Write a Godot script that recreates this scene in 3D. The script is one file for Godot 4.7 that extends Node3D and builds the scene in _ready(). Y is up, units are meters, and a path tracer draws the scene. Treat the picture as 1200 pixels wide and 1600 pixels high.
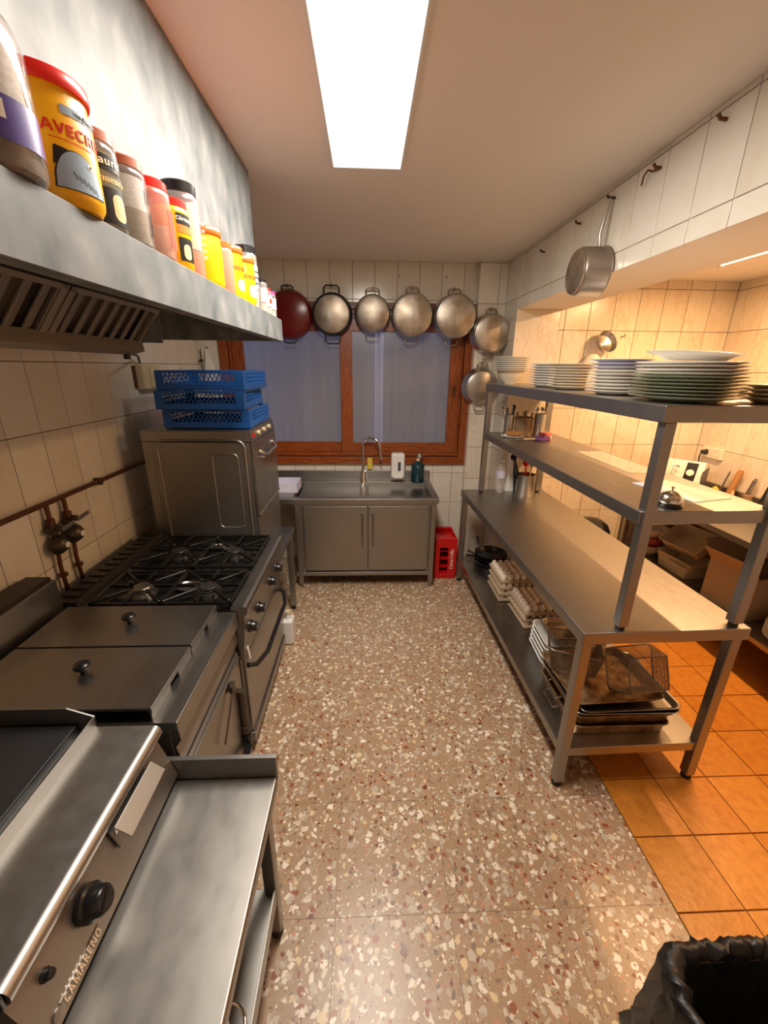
extends Node3D

# ------------------------------------------------------------------ mesh builder
class MB:
	var v := PackedVector3Array()
	var n := PackedVector3Array()
	var uv := PackedVector2Array()
	var ix := PackedInt32Array()
	func vert(p: Vector3, nn: Vector3, t := Vector2.ZERO) -> int:
		v.append(p); n.append(nn); uv.append(t)
		return v.size() - 1
	func tri(a: int, b: int, c: int) -> void:
		var g := (v[b] - v[a]).cross(v[c] - v[a])
		if g.dot(n[a] + n[b] + n[c]) > 0.0:
			ix.append(a); ix.append(c); ix.append(b)
		else:
			ix.append(a); ix.append(b); ix.append(c)
	func quad(a: Vector3, b: Vector3, c: Vector3, d: Vector3, nn: Vector3, t := Rect2(0, 0, 1, 1)) -> void:
		var i := vert(a, nn, t.position)
		vert(b, nn, Vector2(t.end.x, t.position.y)); vert(c, nn, t.end); vert(d, nn, Vector2(t.position.x, t.end.y))
		tri(i, i + 1, i + 2); tri(i, i + 2, i + 3)
	# box with softened edges; c = centre, s = size
	func box(c: Vector3, s: Vector3, bev := 0.002, bs := Basis.IDENTITY) -> MB:
		var h := s * 0.5
		var b: float = minf(bev, minf(h.x, minf(h.y, h.z)) * 0.9)
		var at := {}
		for ax in 3:
			for sg in [-1, 1]:
				var nn := Vector3.ZERO
				nn[ax] = sg
				for k in 4:
					var p := Vector3.ZERO
					var u := (ax + 1) % 3
					var w := (ax + 2) % 3
					var su := -1 if k % 2 == 0 else 1
					var sw := -1 if k < 2 else 1
					p[ax] = sg * h[ax]; p[u] = su * (h[u] - b); p[w] = sw * (h[w] - b)
					var cor := Vector3.ZERO
					cor[ax] = sg; cor[u] = su; cor[w] = sw
					at[[ax, cor]] = vert(c + bs * p, bs * nn, Vector2(p[u], p[w]))
		for ax in 3:
			var u := (ax + 1) % 3
			var w := (ax + 2) % 3
			for sg in [-1, 1]:
				var q := []
				for k in [[-1, -1], [1, -1], [1, 1], [-1, 1]]:
					var cor := Vector3.ZERO
					cor[ax] = sg; cor[u] = k[0]; cor[w] = k[1]
					q.append(at[[ax, cor]])
				tri(q[0], q[1], q[2]); tri(q[0], q[2], q[3])
			if b > 0.0:
				for su in [-1, 1]:
					for sw in [-1, 1]:
						var c0 := Vector3.ZERO
						c0[ax] = -1; c0[u] = su; c0[w] = sw
						var c1 := c0
						c1[ax] = 1
						var a0: int = at[[u, c0]]
						var a1: int = at[[u, c1]]
						var b0: int = at[[w, c0]]
						var b1: int = at[[w, c1]]
						tri(a0, a1, b1); tri(a0, b1, b0)
		if b > 0.0:
			for x in [-1, 1]:
				for y in [-1, 1]:
					for z in [-1, 1]:
						var cor := Vector3(x, y, z)
						tri(at[[0, cor]], at[[1, cor]], at[[2, cor]])
		return self
	# box given by its two corners
	func bb(a: Vector3, b: Vector3, bev := 0.002) -> MB:
		return box((a + b) * 0.5, (b - a).abs(), bev)
	# turned profile: points are (radius, height)
	func lathe(pr: Array, xf := Transform3D.IDENTITY, seg := 24, arc := TAU, soft := 40.0) -> MB:
		var nr := []
		for i in pr.size() - 1:
			var d: Vector2 = pr[i + 1] - pr[i]
			nr.append(Vector2(d.y, -d.x).normalized())
		for i in pr.size() - 1:
			var d: Vector2 = pr[i + 1] - pr[i]
			if d.length() < 1e-6:
				continue
			var n0: Vector2 = nr[i]
			var n1: Vector2 = nr[i]
			if i > 0 and rad_to_deg(absf(nr[i - 1].angle_to(nr[i]))) < soft:
				n0 = (nr[i - 1] + nr[i]).normalized()
			if i < nr.size() - 1 and rad_to_deg(absf(nr[i + 1].angle_to(nr[i]))) < soft:
				n1 = (nr[i + 1] + nr[i]).normalized()
			var s0 := v.size()
			for k in seg + 1:
				var a := arc * k / seg
				var ca := cos(a)
				var sa := sin(a)
				vert(xf * Vector3(pr[i].x * ca, pr[i].y, pr[i].x * sa), (xf.basis * Vector3(n0.x * ca, n0.y, n0.x * sa)).normalized(), Vector2(float(k) / seg, pr[i].y))
				vert(xf * Vector3(pr[i + 1].x * ca, pr[i + 1].y, pr[i + 1].x * sa), (xf.basis * Vector3(n1.x * ca, n1.y, n1.x * sa)).normalized(), Vector2(float(k) / seg, pr[i + 1].y))
			for k in seg:
				var q := s0 + 2 * k
				if pr[i].x > 1e-6:
					tri(q, q + 1, q + 2)
				if pr[i + 1].x > 1e-6:
					tri(q + 2, q + 1, q + 3)
		return self
	func cyl(a: Vector3, b: Vector3, r: float, r2 := -1.0, seg := 14) -> MB:
		var d := b - a
		var y := d.normalized()
		var x := y.cross(Vector3.UP if absf(y.y) < 0.9 else Vector3.RIGHT).normalized()
		return lathe([Vector2(0, 0), Vector2(r, 0), Vector2(r if r2 < 0 else r2, d.length()), Vector2(0, d.length())], Transform3D(Basis(x, y, x.cross(y)), a), seg)
	func tube(path: Array, r: float, seg := 8, closed := false) -> MB:
		var m := path.size()
		var rings := []
		var up := Vector3.ZERO
		for i in m:
			var a: Vector3 = path[(i - 1 + m) % m] if closed or i > 0 else path[0]
			var b: Vector3 = path[(i + 1) % m] if closed or i < m - 1 else path[m - 1]
			var t := (b - a).normalized()
			if up == Vector3.ZERO:
				up = t.cross(Vector3.UP if absf(t.y) < 0.9 else Vector3.RIGHT).normalized()
			up = (up - t * up.dot(t)).normalized()
			var w := t.cross(up)
			var s0 := v.size()
			for k in seg + 1:
				var an := TAU * k / seg
				var nn := up * cos(an) + w * sin(an)
				vert(path[i] + nn * r, nn)
			rings.append(s0)
		for i in (m if closed else m - 1):
			var p: int = rings[i]
			var q: int = rings[(i + 1) % m]
			for k in seg:
				tri(p + k, p + k + 1, q + k); tri(p + k + 1, q + k + 1, q + k)
		if not closed:
			for e in [0, m - 1]:
				var nn: Vector3 = (path[0] - path[1] if e == 0 else path[m - 1] - path[m - 2]).normalized()
				var c := vert(path[e], nn)
				var s := v.size()
				for k in seg:
					vert(v[rings[e] + k], nn)
				for k in seg:
					tri(c, s + k, s + (k + 1) % seg)
		return self
	# outline in x, y pushed out along z by d
	func prism(poly: Array, d: float, xf := Transform3D.IDENTITY) -> MB:
		var pp := PackedVector2Array(poly)
		var t := Geometry2D.triangulate_polygon(pp)
		for e in [0.0, d]:
			var nn := (xf.basis * Vector3(0, 0, -1 if e == minf(0.0, d) else 1)).normalized()
			var s := v.size()
			for p in pp:
				vert(xf * Vector3(p.x, p.y, e), nn, p)
			for k in t.size() / 3:
				tri(s + t[3 * k], s + t[3 * k + 1], s + t[3 * k + 2])
		var area := 0.0
		for i in pp.size():
			area += pp[i].cross(pp[(i + 1) % pp.size()])
		for i in pp.size():
			var a := pp[i]
			var b := pp[(i + 1) % pp.size()]
			if a.distance_to(b) < 1e-6:
				continue
			var e := (b - a).normalized() * signf(area)
			quad(xf * Vector3(a.x, a.y, 0), xf * Vector3(b.x, b.y, 0), xf * Vector3(b.x, b.y, d), xf * Vector3(a.x, a.y, d), (xf.basis * Vector3(e.y, -e.x, 0)).normalized())
		return self
	# smooth sheet through rows of points
	func grid(rows: Array, wrap := false) -> MB:
		var h := rows.size()
		var w: int = rows[0].size()
		var s := v.size()
		for j in h:
			for i in w:
				var l: Vector3 = rows[j][(i - 1 + w) % w] if wrap else rows[j][maxi(i - 1, 0)]
				var r: Vector3 = rows[j][(i + 1) % w] if wrap else rows[j][mini(i + 1, w - 1)]
				var nn: Vector3 = (r - l).cross(rows[mini(j + 1, h - 1)][i] - rows[maxi(j - 1, 0)][i])
				vert(rows[j][i], nn.normalized() if nn.length() > 1e-12 else Vector3.UP, Vector2(float(i) / w, float(j) / h))
		for j in h - 1:
			for i in (w if wrap else w - 1):
				var a := s + j * w + i
				var b := s + j * w + (i + 1) % w
				tri(a, b, a + w); tri(b, b + w, a + w)
		return self
	func mesh() -> ArrayMesh:
		var a := []
		a.resize(Mesh.ARRAY_MAX)
		a[Mesh.ARRAY_VERTEX] = v; a[Mesh.ARRAY_NORMAL] = n; a[Mesh.ARRAY_TEX_UV] = uv; a[Mesh.ARRAY_INDEX] = ix
		var m := ArrayMesh.new()
		m.add_surface_from_arrays(Mesh.PRIMITIVE_TRIANGLES, a)
		return m

# ------------------------------------------------------------------ scene helpers
var M := {}
var used := {}
var cache := {}
var rng := RandomNumberGenerator.new()

func V(x, y, z) -> Vector3:
	return Vector3(x, y, z)

func numbered(called: String) -> String:
	var k: int = used.get(called, 0)
	used[called] = k + 1
	return called if k == 0 else "%s_%03d" % [called, k]

func tag(o: Node, label: String, category: String, group := "") -> Node:
	o.set_meta("label", label)
	o.set_meta("category", category)
	if group != "":
		o.set_meta("group", group)
	return o

# a thing made of parts
func thing(called: String, label: String, category: String, at := Vector3.ZERO, turn := 0.0, group := "") -> Node3D:
	var o := Node3D.new()
	o.name = numbered(called)
	add_child(o)
	o.position = at
	o.rotation.y = turn
	tag(o, label, category, group)
	return o

# a thing that is one mesh
func single(called: String, label: String, category: String, mb, mat, at := Vector3.ZERO, turn := 0.0, group := "") -> MeshInstance3D:
	var o := MeshInstance3D.new()
	o.name = numbered(called)
	o.mesh = mb.mesh() if mb is MB else mb
	o.material_override = mat
	add_child(o)
	o.position = at
	o.rotation.y = turn
	tag(o, label, category, group)
	return o

func part(parent: Node, called: String, mb, mat, at := Vector3.ZERO, label := "") -> MeshInstance3D:
	var o := MeshInstance3D.new()
	o.name = called
	o.mesh = mb.mesh() if mb is MB else mb
	o.material_override = mat
	parent.add_child(o, true)
	o.position = at
	if label != "":
		o.set_meta("label", label)
	return o

func structure(called: String, mb: MB, mat, label: String) -> MeshInstance3D:
	var o := MeshInstance3D.new()
	o.name = called
	o.mesh = mb.mesh()
	o.material_override = mat
	add_child(o)
	o.set_meta("kind", "structure")
	o.set_meta("label", label)
	o.set_meta("category", called.get_slice("_", 0))
	return o

func copy(o: Node3D, called: String, at: Vector3, turn := 0.0, label := "", group := "") -> Node3D:
	var c: Node3D = o.duplicate()
	c.name = numbered(called)
	add_child(c)
	c.position = at
	c.rotation.y = turn
	if label != "":
		c.set_meta("label", label)
	if group != "":
		c.set_meta("group", group)
	return c

func mat(key: String, c: Color, rough := 0.5, metal := 0.0) -> StandardMaterial3D:
	var m := StandardMaterial3D.new()
	m.resource_name = key
	m.albedo_color = c
	m.roughness = rough
	m.metallic = metal
	M[key] = m
	return m

func noise_tex(seed_: int, freq: float, ramp: Array, oct := 4, normal := 0.0, size := 512, kind := FastNoiseLite.TYPE_SIMPLEX_SMOOTH) -> NoiseTexture2D:
	var f := FastNoiseLite.new()
	f.seed = seed_
	f.noise_type = kind
	f.frequency = freq
	f.fractal_octaves = oct
	var t := NoiseTexture2D.new()
	t.width = size
	t.height = size
	t.seamless = true
	t.noise = f
	if normal > 0.0:
		t.as_normal_map = true
		t.bump_strength = normal
	elif ramp.size():
		var g := Gradient.new()
		g.offsets = PackedFloat32Array(ramp.map(func(e): return e[0]))
		g.colors = PackedColorArray(ramp.map(func(e): return e[1]))
		t.color_ramp = g
	return t

func tri_map(m: StandardMaterial3D, scale: Vector3, world := true) -> void:
	m.uv1_triplanar = true
	m.uv1_world_triplanar = world
	m.uv1_scale = scale

func smudged(m: StandardMaterial3D, t: Texture2D, scale := Vector3(1.3, 1.3, 1.3)) -> StandardMaterial3D:
	m.roughness_texture = t
	m.roughness_texture_channel = BaseMaterial3D.TEXTURE_CHANNEL_RED
	tri_map(m, scale)
	return m

func grey(x: float) -> Color:
	return Color(x, x, x)

# lettering laid flat or wrapped round a cylinder of radius rad (0 = flat); it faces +z (flat) or outward
func lettering(s: String, height: float, rad := 0.0, fnt := "Droid Sans", bold := false, italic := false) -> MB:
	var f := SystemFont.new()
	f.font_names = PackedStringArray([fnt])
	f.font_weight = 700 if bold else 400
	f.font_italic = italic
	var t := TextMesh.new()
	t.font = f
	t.text = s
	t.font_size = 32
	t.pixel_size = height / 24.0
	t.depth = 0.0006
	t.curve_step = 2.0
	var a := t.get_mesh_arrays()
	var b := MB.new()
	b.v = a[Mesh.ARRAY_VERTEX]
	b.n = a[Mesh.ARRAY_NORMAL]
	b.uv.resize(b.v.size())
	b.ix = a[Mesh.ARRAY_INDEX] if a[Mesh.ARRAY_INDEX] != null else PackedInt32Array(range(b.v.size()))
	if rad > 0.0:
		for i in b.v.size():
			var an := b.v[i].x / rad
			var rr := rad + b.v[i].z
			var nn := b.n[i]
			b.v[i] = Vector3(sin(an) * rr, b.v[i].y, cos(an) * rr)
			b.n[i] = Vector3(nn.x * cos(an) + nn.z * sin(an), nn.y, nn.z * cos(an) - nn.x * sin(an))
	return b

# curved label: a patch of a cylinder, angles measured from +z towards +x
func wrap_patch(rad: float, a0: float, a1: float, y0: float, y1: float) -> MB:
	var b := MB.new()
	var k := 14
	for i in k:
		var p := lerpf(a0, a1, float(i) / k)
		var q := lerpf(a0, a1, float(i + 1) / k)
		var s := b.v.size()
		for e in [[p, y0], [q, y0], [q, y1], [p, y1]]:
			b.vert(Vector3(sin(e[0]) * rad, e[1], cos(e[0]) * rad), Vector3(sin(e[0]), 0, cos(e[0])))
		b.tri(s, s + 1, s + 2); b.tri(s, s + 2, s + 3)
	return b

# outline in (angle * rad, height) laid on a cylinder, cut into narrow upright strips that follow the curve
func wrap_poly(rad: float, poly: Array) -> MB:
	var b := MB.new()
	var x0 := 1e9
	var x1 := -1e9
	for p in poly:
		x0 = minf(x0, p.x); x1 = maxf(x1, p.x)
	var n := maxi(4, ceili((x1 - x0) / 0.002))
	var last := []
	for k in n + 1:
		var x := clampf(lerpf(x0, x1, float(k) / n), x0 + 1e-5, x1 - 1e-5)
		var lo := 1e9
		var hi := -1e9
		for i in poly.size():
			var p: Vector2 = poly[i]
			var q: Vector2 = poly[(i + 1) % poly.size()]
			if (p.x <= x) != (q.x <= x):
				var y := p.y + (x - p.x) / (q.x - p.x) * (q.y - p.y)
				lo = minf(lo, y); hi = maxf(hi, y)
		if hi < lo:
			continue
		var a := x / rad
		var nn := Vector3(sin(a), 0, cos(a))
		var now := [b.vert(Vector3(sin(a) * rad, lo, cos(a) * rad), nn), b.vert(Vector3(sin(a) * rad, hi, cos(a) * rad), nn)]
		if last.size():
			b.tri(last[0], now[0], now[1]); b.tri(last[0], now[1], last[1])
		last = now
	return b

func rounded(w: float, h: float, r: float, k := 5, c := Vector2.ZERO) -> Array:
	var o := []
	for q in 4:
		var cx := (w / 2 - r) * (1 if q == 0 or q == 3 else -1)
		var cy := (h / 2 - r) * (1 if q < 2 else -1)
		for i in k + 1:
			var a := PI / 2 * (q + float(i) / k)
			o.append(c + Vector2(cx + cos(a) * r, cy + sin(a) * r))
	return o

func arc_points(c: Vector3, u: Vector3, w: Vector3, r: float, a0: float, a1: float, k := 10) -> Array:
	var o := []
	for i in k + 1:
		var a := lerpf(a0, a1, float(i) / k)
		o.append(c + u * cos(a) * r + w * sin(a) * r)
	return o

# rows of tiles on a plane: o = corner, u and w = unit directions, nn = outward; lu, lw = extent; s = tile size; ou, ow = where the grid starts
func tile_plane(parent: Node, o: Vector3, u: Vector3, w: Vector3, nn: Vector3, lu: float, lw: float, s: Vector2, start: Vector2, gap: float, thick: float, mats: Array, holes := [], called := "tile", bev := 0.0015, wobble := 0.0) -> void:
	var i0 := floori(-start.x / s.x) - 1
	var j0 := floori(-start.y / s.y) - 1
	for j in range(j0, j0 + ceili(lw / s.y) + 4):
		for i in range(i0, i0 + ceili(lu / s.x) + 4):
			var a := Vector2(maxf(start.x + i * s.x + gap / 2, 0.0), maxf(start.y + j * s.y + gap / 2, 0.0))
			var b := Vector2(minf(start.x + (i + 1) * s.x - gap / 2, lu), minf(start.y + (j + 1) * s.y - gap / 2, lw))
			if b.x - a.x < 0.006 or b.y - a.y < 0.006:
				continue
			var bits := [Rect2(a, b - a)]
			for h in holes:
				var next := []
				for r in bits:
					if not r.intersects(h):
						next.append(r)
						continue
					var q: Rect2 = r.intersection(h)
					if q.position.x - r.position.x > 0.006:
						next.append(Rect2(r.position, Vector2(q.position.x - r.position.x, r.size.y)))
					if r.end.x - q.end.x > 0.006:
						next.append(Rect2(Vector2(q.end.x, r.position.y), Vector2(r.end.x - q.end.x, r.size.y)))
					if q.position.y - r.position.y > 0.006:
						next.append(Rect2(Vector2(q.position.x, r.position.y), Vector2(q.size.x, q.position.y - r.position.y)))
					if r.end.y - q.end.y > 0.006:
						next.append(Rect2(Vector2(q.position.x, q.end.y), Vector2(q.size.x, r.end.y - q.end.y)))
				bits = next
			for r in bits:
				var key := "tile %.4f %.4f %.4f %s" % [r.size.x, r.size.y, thick, nn]
				if not cache.has(key):
					cache[key] = MB.new().box(Vector3.ZERO, (u * r.size.x).abs() + (w * r.size.y).abs() + (nn * thick).abs(), bev).mesh()
				var c: Vector2 = r.get_center()
				part(parent, called, cache[key], mats[rng.randi() % mats.size()], o + u * c.x + w * c.y + nn * (thick * 0.5 + rng.randf() * wobble))

# ------------------------------------------------------------------ materials
func make_terrazzo() -> ImageTexture:
	var S := 1536
	var im := Image.create(S, S, false, Image.FORMAT_RGB8)
	var r := RandomNumberGenerator.new()
	r.seed = 77
	var sub := S / 4
	var tones := [Color(0.95, 0.91, 0.84), Color(0.87, 0.82, 0.73), Color(0.77, 0.72, 0.65), Color(0.90, 0.80, 0.62), Color(0.58, 0.30, 0.19), Color(0.48, 0.23, 0.15), Color(0.76, 0.55, 0.43), Color(0.50, 0.42, 0.35), Color(0.70, 0.62, 0.54)]
	var odds := [0.15, 0.13, 0.12, 0.05, 0.12, 0.06, 0.08, 0.12, 0.17]
	for ty in 4:
		for tx in 4:
			var o := Vector2i(tx * sub, ty * sub)
			var base := Color(0.68, 0.565, 0.45).lerp(Color(0.645, 0.53, 0.41), r.randf())
			im.fill_rect(Rect2i(o, Vector2i(sub, sub)), base)
			for k in 2600:
				var c := base.lerp(Color(0.42, 0.33, 0.26) if r.randf() < 0.5 else Color(0.82, 0.75, 0.67), r.randf() * 0.5)
				var z := r.randi_range(1, 4)
				im.fill_rect(Rect2i(o + Vector2i(r.randi_range(0, sub - 5), r.randi_range(0, sub - 5)), Vector2i(z, r.randi_range(1, 4))), c)
			for k in 760:
				var roll := r.randf()
				var pick := 0
				while pick < odds.size() - 1 and roll > odds[pick]:
					roll -= odds[pick]
					pick += 1
				var big := 3.5 + pow(r.randf(), 2.1) * 13.5
				if pick >= 4 and pick < 8:
					big *= 0.75
				var c: Color = tones[pick].lerp(base, r.randf() * 0.25)
				var m := r.randi_range(4, 6)
				var turn := r.randf() * TAU
				var flat := r.randf_range(0.38, 0.95)
				var ctr := Vector2(o) + Vector2(r.randf() * sub, r.randf() * sub)
				var pts := []
				for i in m:
					var a := TAU * (i + r.randf_range(-0.25, 0.25)) / m
					pts.append(ctr + (Vector2(cos(a), sin(a) * flat) * big * r.randf_range(0.7, 1.2)).rotated(turn))
				var lo := 1e9
				var hi := -1e9
				for p in pts:
					lo = minf(lo, p.y); hi = maxf(hi, p.y)
				for y in range(maxi(int(lo), o.y), mini(int(hi) + 1, o.y + sub)):
					var x0 := 1e9
					var x1 := -1e9
					for i in m:
						var p: Vector2 = pts[i]
						var q: Vector2 = pts[(i + 1) % m]
						if (p.y <= y + 0.5) != (q.y <= y + 0.5):
							var x := p.x + (y + 0.5 - p.y) / (q.y - p.y) * (q.x - p.x)
							x0 = minf(x0, x); x1 = maxf(x1, x)
					var xa := maxi(int(x0), o.x)
					var xb := mini(int(x1), o.x + sub)
					if xb > xa:
						im.fill_rect(Rect2i(xa, y, xb - xa, 1), c)
	return ImageTexture.create_from_image(im)

func make_materials() -> void:
	var smear := noise_tex(3, 0.006, [[0.0, grey(0.80)], [1.0, grey(1.0)]], 3)
	var brushed := noise_tex(5, 0.05, [[0.0, grey(0.86)], [1.0, grey(1.0)]], 3)
	# one stainless steel; the finishes differ in grain only
	var inox := Color(0.645, 0.635, 0.62)
	smudged(mat("steel", inox, 0.40, 1.0), smear)
	smudged(mat("steel_brushed", inox, 0.44, 1.0), brushed, Vector3(0.6, 9.0, 0.6))
	smudged(mat("steel_top", inox, 0.43, 1.0), noise_tex(7, 0.012, [[0.0, grey(0.84)], [0.5, grey(0.93)], [1.0, grey(1.0)]], 6), Vector3(2.6, 2.6, 1.5))
	smudged(mat("steel_worn", inox, 0.36, 1.0), smear, Vector3(1.6, 1.6, 0.9))
	smudged(mat("steel_stained", Color(0.78, 0.72, 0.64), 0.42, 0.65), smear, Vector3(2, 2, 2))
	M.steel_stained.albedo_texture = noise_tex(15, 0.012, [[0.1, Color(0.60, 0.47, 0.34)], [0.6, Color(0.88, 0.80, 0.68)], [1.0, Color(1, 0.97, 0.92)]], 4)
	smudged(mat("pot_steel", Color(0.75, 0.735, 0.71), 0.36, 1.0), smear, Vector3(2, 2, 2))
	smudged(mat("pot_base", Color(0.80, 0.775, 0.735), 0.44, 1.0), smear, Vector3(1.4, 1.4, 1.4))
	M.pot_base.albedo_texture = noise_tex(16, 0.008, [[0.2, Color(0.82, 0.77, 0.71)], [0.7, Color(1, 0.99, 0.98)]], 3)
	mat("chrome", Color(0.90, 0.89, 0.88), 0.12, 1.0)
	smudged(mat("iron_plate", Color(0.20, 0.20, 0.21), 0.50, 0.4), smear)
	mat("black_enamel", Color(0.09, 0.085, 0.08), 0.16)
	mat("black_iron", Color(0.15, 0.14, 0.135), 0.40)
	mat("grime_black", Color(0.17, 0.145, 0.125), 0.45)
	mat("black_plastic", Color(0.10, 0.10, 0.105), 0.26)
	mat("rubber", Color(0.14, 0.14, 0.14), 0.7)
	smudged(mat("tile_a", Color(0.89, 0.87, 0.82), 0.20), smear)
	smudged(mat("tile_b", Color(0.87, 0.845, 0.79), 0.20), smear)
	smudged(mat("tile_c", Color(0.90, 0.88, 0.84), 0.22), smear)
	var faint := noise_tex(20, 0.005, [[0.0, Color(0.97, 0.96, 0.94)], [0.5, Color(1, 1, 1)], [1.0, Color(0.98, 0.975, 0.96)]], 4)
	for k in ["tile_a", "tile_b", "tile_c"]:
		M[k].albedo_texture = faint
	mat("grout", Color(0.52, 0.46, 0.39), 0.9)
	var vein := noise_tex(31, 0.004, [[0.0, Color(0.95, 0.92, 0.87)], [0.42, Color(0.985, 0.97, 0.95)], [0.49, Color(0.935, 0.895, 0.84)], [0.55, Color(0.98, 0.965, 0.945)], [1.0, Color(0.96, 0.935, 0.90)]], 5)
	for e in [["cream_tile_a", Color(0.92, 0.89, 0.83)], ["cream_tile_b", Color(0.905, 0.865, 0.80)]]:
		smudged(mat(e[0], e[1], 0.26), smear, Vector3(1.9, 0.8, 1.9))
		M[e[0]].albedo_texture = vein
	smudged(mat("marble", Color(0.91, 0.88, 0.83), 0.22), smear, Vector3(1.9, 0.9, 1.9))
	M.marble.albedo_texture = vein
	mat("plaster", Color(0.91, 0.88, 0.84), 0.85)
	mat("ceiling_paint", Color(0.93, 0.905, 0.875), 0.75)
	# painted sheet metal with a clouded, brushed-on grey
	var cloud := noise_tex(8, 0.009, [[0.0, Color(0.32, 0.345, 0.355)], [0.30, Color(0.405, 0.43, 0.44)], [0.5, Color(0.435, 0.455, 0.465)], [0.7, Color(0.475, 0.49, 0.495)], [1.0, Color(0.55, 0.56, 0.56)]], 6)
	smudged(mat("clouded_metal", Color(1, 1, 1), 0.62, 0.0), smear, Vector3(2.2, 1.2, 1.6))
	M.clouded_metal.albedo_texture = cloud
	mat("slat_metal", Color(0.56, 0.53, 0.49), 0.4, 0.5)
	# terrazzo and terracotta
	mat("terrazzo", Color(1, 1, 1), 0.32)
	M.terrazzo.albedo_texture = make_terrazzo()
	mat("joint", Color(0.50, 0.41, 0.33), 0.9)
	var clay := noise_tex(41, 0.02, [[0.0, Color(0.90, 0.86, 0.80)], [0.5, Color(0.97, 0.96, 0.94)], [1.0, Color(1, 1, 1)]], 5)
	var pits := noise_tex(42, 0.03, [], 4, 3.0)
	for e in [["clay_a", Color(0.84, 0.56, 0.22)], ["clay_b", Color(0.82, 0.535, 0.20)], ["clay_c", Color(0.85, 0.58, 0.24)]]:
		smudged(mat(e[0], e[1], 0.40), smear, Vector3(1.7, 1.7, 1.7))
		M[e[0]].albedo_texture = clay
		M[e[0]].normal_enabled = true
		M[e[0]].normal_texture = pits
		M[e[0]].normal_scale = 0.3
	mat("clay_joint", Color(0.52, 0.35, 0.18), 0.9)
	# wood
	mat("wood", Color(0.61, 0.32, 0.14), 0.32)
	M.wood.albedo_texture = noise_tex(51, 0.02, [[0.0, Color(0.70, 0.60, 0.54)], [0.5, Color(0.92, 0.9, 0.88)], [1.0, Color(1, 1, 1)]], 4)
	tri_map(M.wood, Vector3(0.7, 5.0, 5.0))
	mat("wood_upright", Color(0.61, 0.32, 0.14), 0.32)
	M.wood_upright.albedo_texture = M.wood.albedo_texture
	tri_map(M.wood_upright, Vector3(5.0, 0.7, 5.0))
	mat("wood_dark", Color(0.42, 0.22, 0.15), 0.4)
	# frosted window glass
	mat("frosted_glass", Color(0.63, 0.63, 0.64, 0.30), 0.25)
	M.frosted_glass.transparency = BaseMaterial3D.TRANSPARENCY_ALPHA
	mat("shaft_render", Color(0.68, 0.675, 0.66), 0.9)
	M.shaft_render.albedo_texture = noise_tex(71, 0.01, [[0.0, grey(0.80)], [1.0, grey(1.0)]], 3)
	tri_map(M.shaft_render, Vector3(1.5, 0.05, 1.5))
	# small things
	mat("china", Color(0.93, 0.915, 0.885), 0.16)
	mat("china_cream", Color(0.91, 0.87, 0.80), 0.2)
	mat("china_lilac", Color(0.80, 0.79, 0.85), 0.18)
	mat("green_glass", Color(0.66, 0.69, 0.60), 0.10)
	M.green_glass.transparency = BaseMaterial3D.TRANSPARENCY_ALPHA
	M.green_glass.albedo_color.a = 0.7
	mat("clear_plastic", Color(0.97, 0.96, 0.95, 0.14), 0.12)
	M.clear_plastic.transparency = BaseMaterial3D.TRANSPARENCY_ALPHA
	mat("pink_plastic", Color(0.95, 0.66, 0.60, 0.38), 0.24)
	M.pink_plastic.transparency = BaseMaterial3D.TRANSPARENCY_ALPHA
	mat("blue_plastic", Color(0.12, 0.36, 0.66), 0.34)
	mat("red_plastic", Color(0.80, 0.07, 0.07), 0.30)
	mat("red_lid", Color(0.90, 0.15, 0.10), 0.32)
	mat("orange_lid", Color(0.93, 0.36, 0.12), 0.34)
	mat("brown_lid", Color(0.66, 0.36, 0.23), 0.4)
	mat("dark_red", Color(0.42, 0.10, 0.085), 0.24)
	mat("yellow_plastic", Color(0.95, 0.70, 0.05), 0.28)
	mat("white_plastic", Color(0.91, 0.90, 0.88), 0.35)
	mat("old_plastic", Color(0.83, 0.77, 0.63), 0.5)
	mat("lilac_plastic", Color(0.86, 0.85, 0.93), 0.4)
	mat("paper_white", Color(0.92, 0.91, 0.89), 0.8)
	mat("print_red", Color(0.85, 0.18, 0.08), 0.4)
	mat("print_black", Color(0.10, 0.09, 0.085), 0.4)
	mat("print_white", Color(0.94, 0.93, 0.90), 0.4)
	mat("print_cream", Color(0.92, 0.80, 0.60), 0.4)
	mat("print_purple", Color(0.33, 0.27, 0.58), 0.35)
	mat("print_blue", Color(0.58, 0.67, 0.75), 0.4)
	mat("print_green", Color(0.40, 0.44, 0.24), 0.4)
	mat("print_orange", Color(0.90, 0.50, 0.22), 0.4)
	var grain := noise_tex(61, 0.06, [[0.2, Color(0.88, 0.86, 0.83)], [0.8, Color(1, 1, 1)]], 4, 0.0, 256)
	for e in [["spice_dark", Color(0.32, 0.26, 0.20)], ["spice_grey", Color(0.62, 0.58, 0.53)], ["spice_beige", Color(0.82, 0.72, 0.63)], ["spice_red", Color(0.76, 0.42, 0.24)], ["spice_leaf", Color(0.46, 0.48, 0.32)], ["spice_pale", Color(0.80, 0.78, 0.76)]]:
		mat(e[0], e[1], 0.9)
		M[e[0]].albedo_texture = grain
		tri_map(M[e[0]], Vector3(6, 6, 6), false)
	mat("egg", Color(0.91, 0.85, 0.78), 0.5)
	mat("pulp", Color(0.70, 0.61, 0.50), 0.95)
	mat("cardboard", Color(0.74, 0.68, 0.58), 0.9)
	mat("tub_plastic", Color(0.85, 0.79, 0.69), 0.45)
	mat("copper", Color(0.42, 0.26, 0.18), 0.45, 0.6)
	mat("valve", Color(0.34, 0.30, 0.26), 0.4, 0.7)
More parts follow.
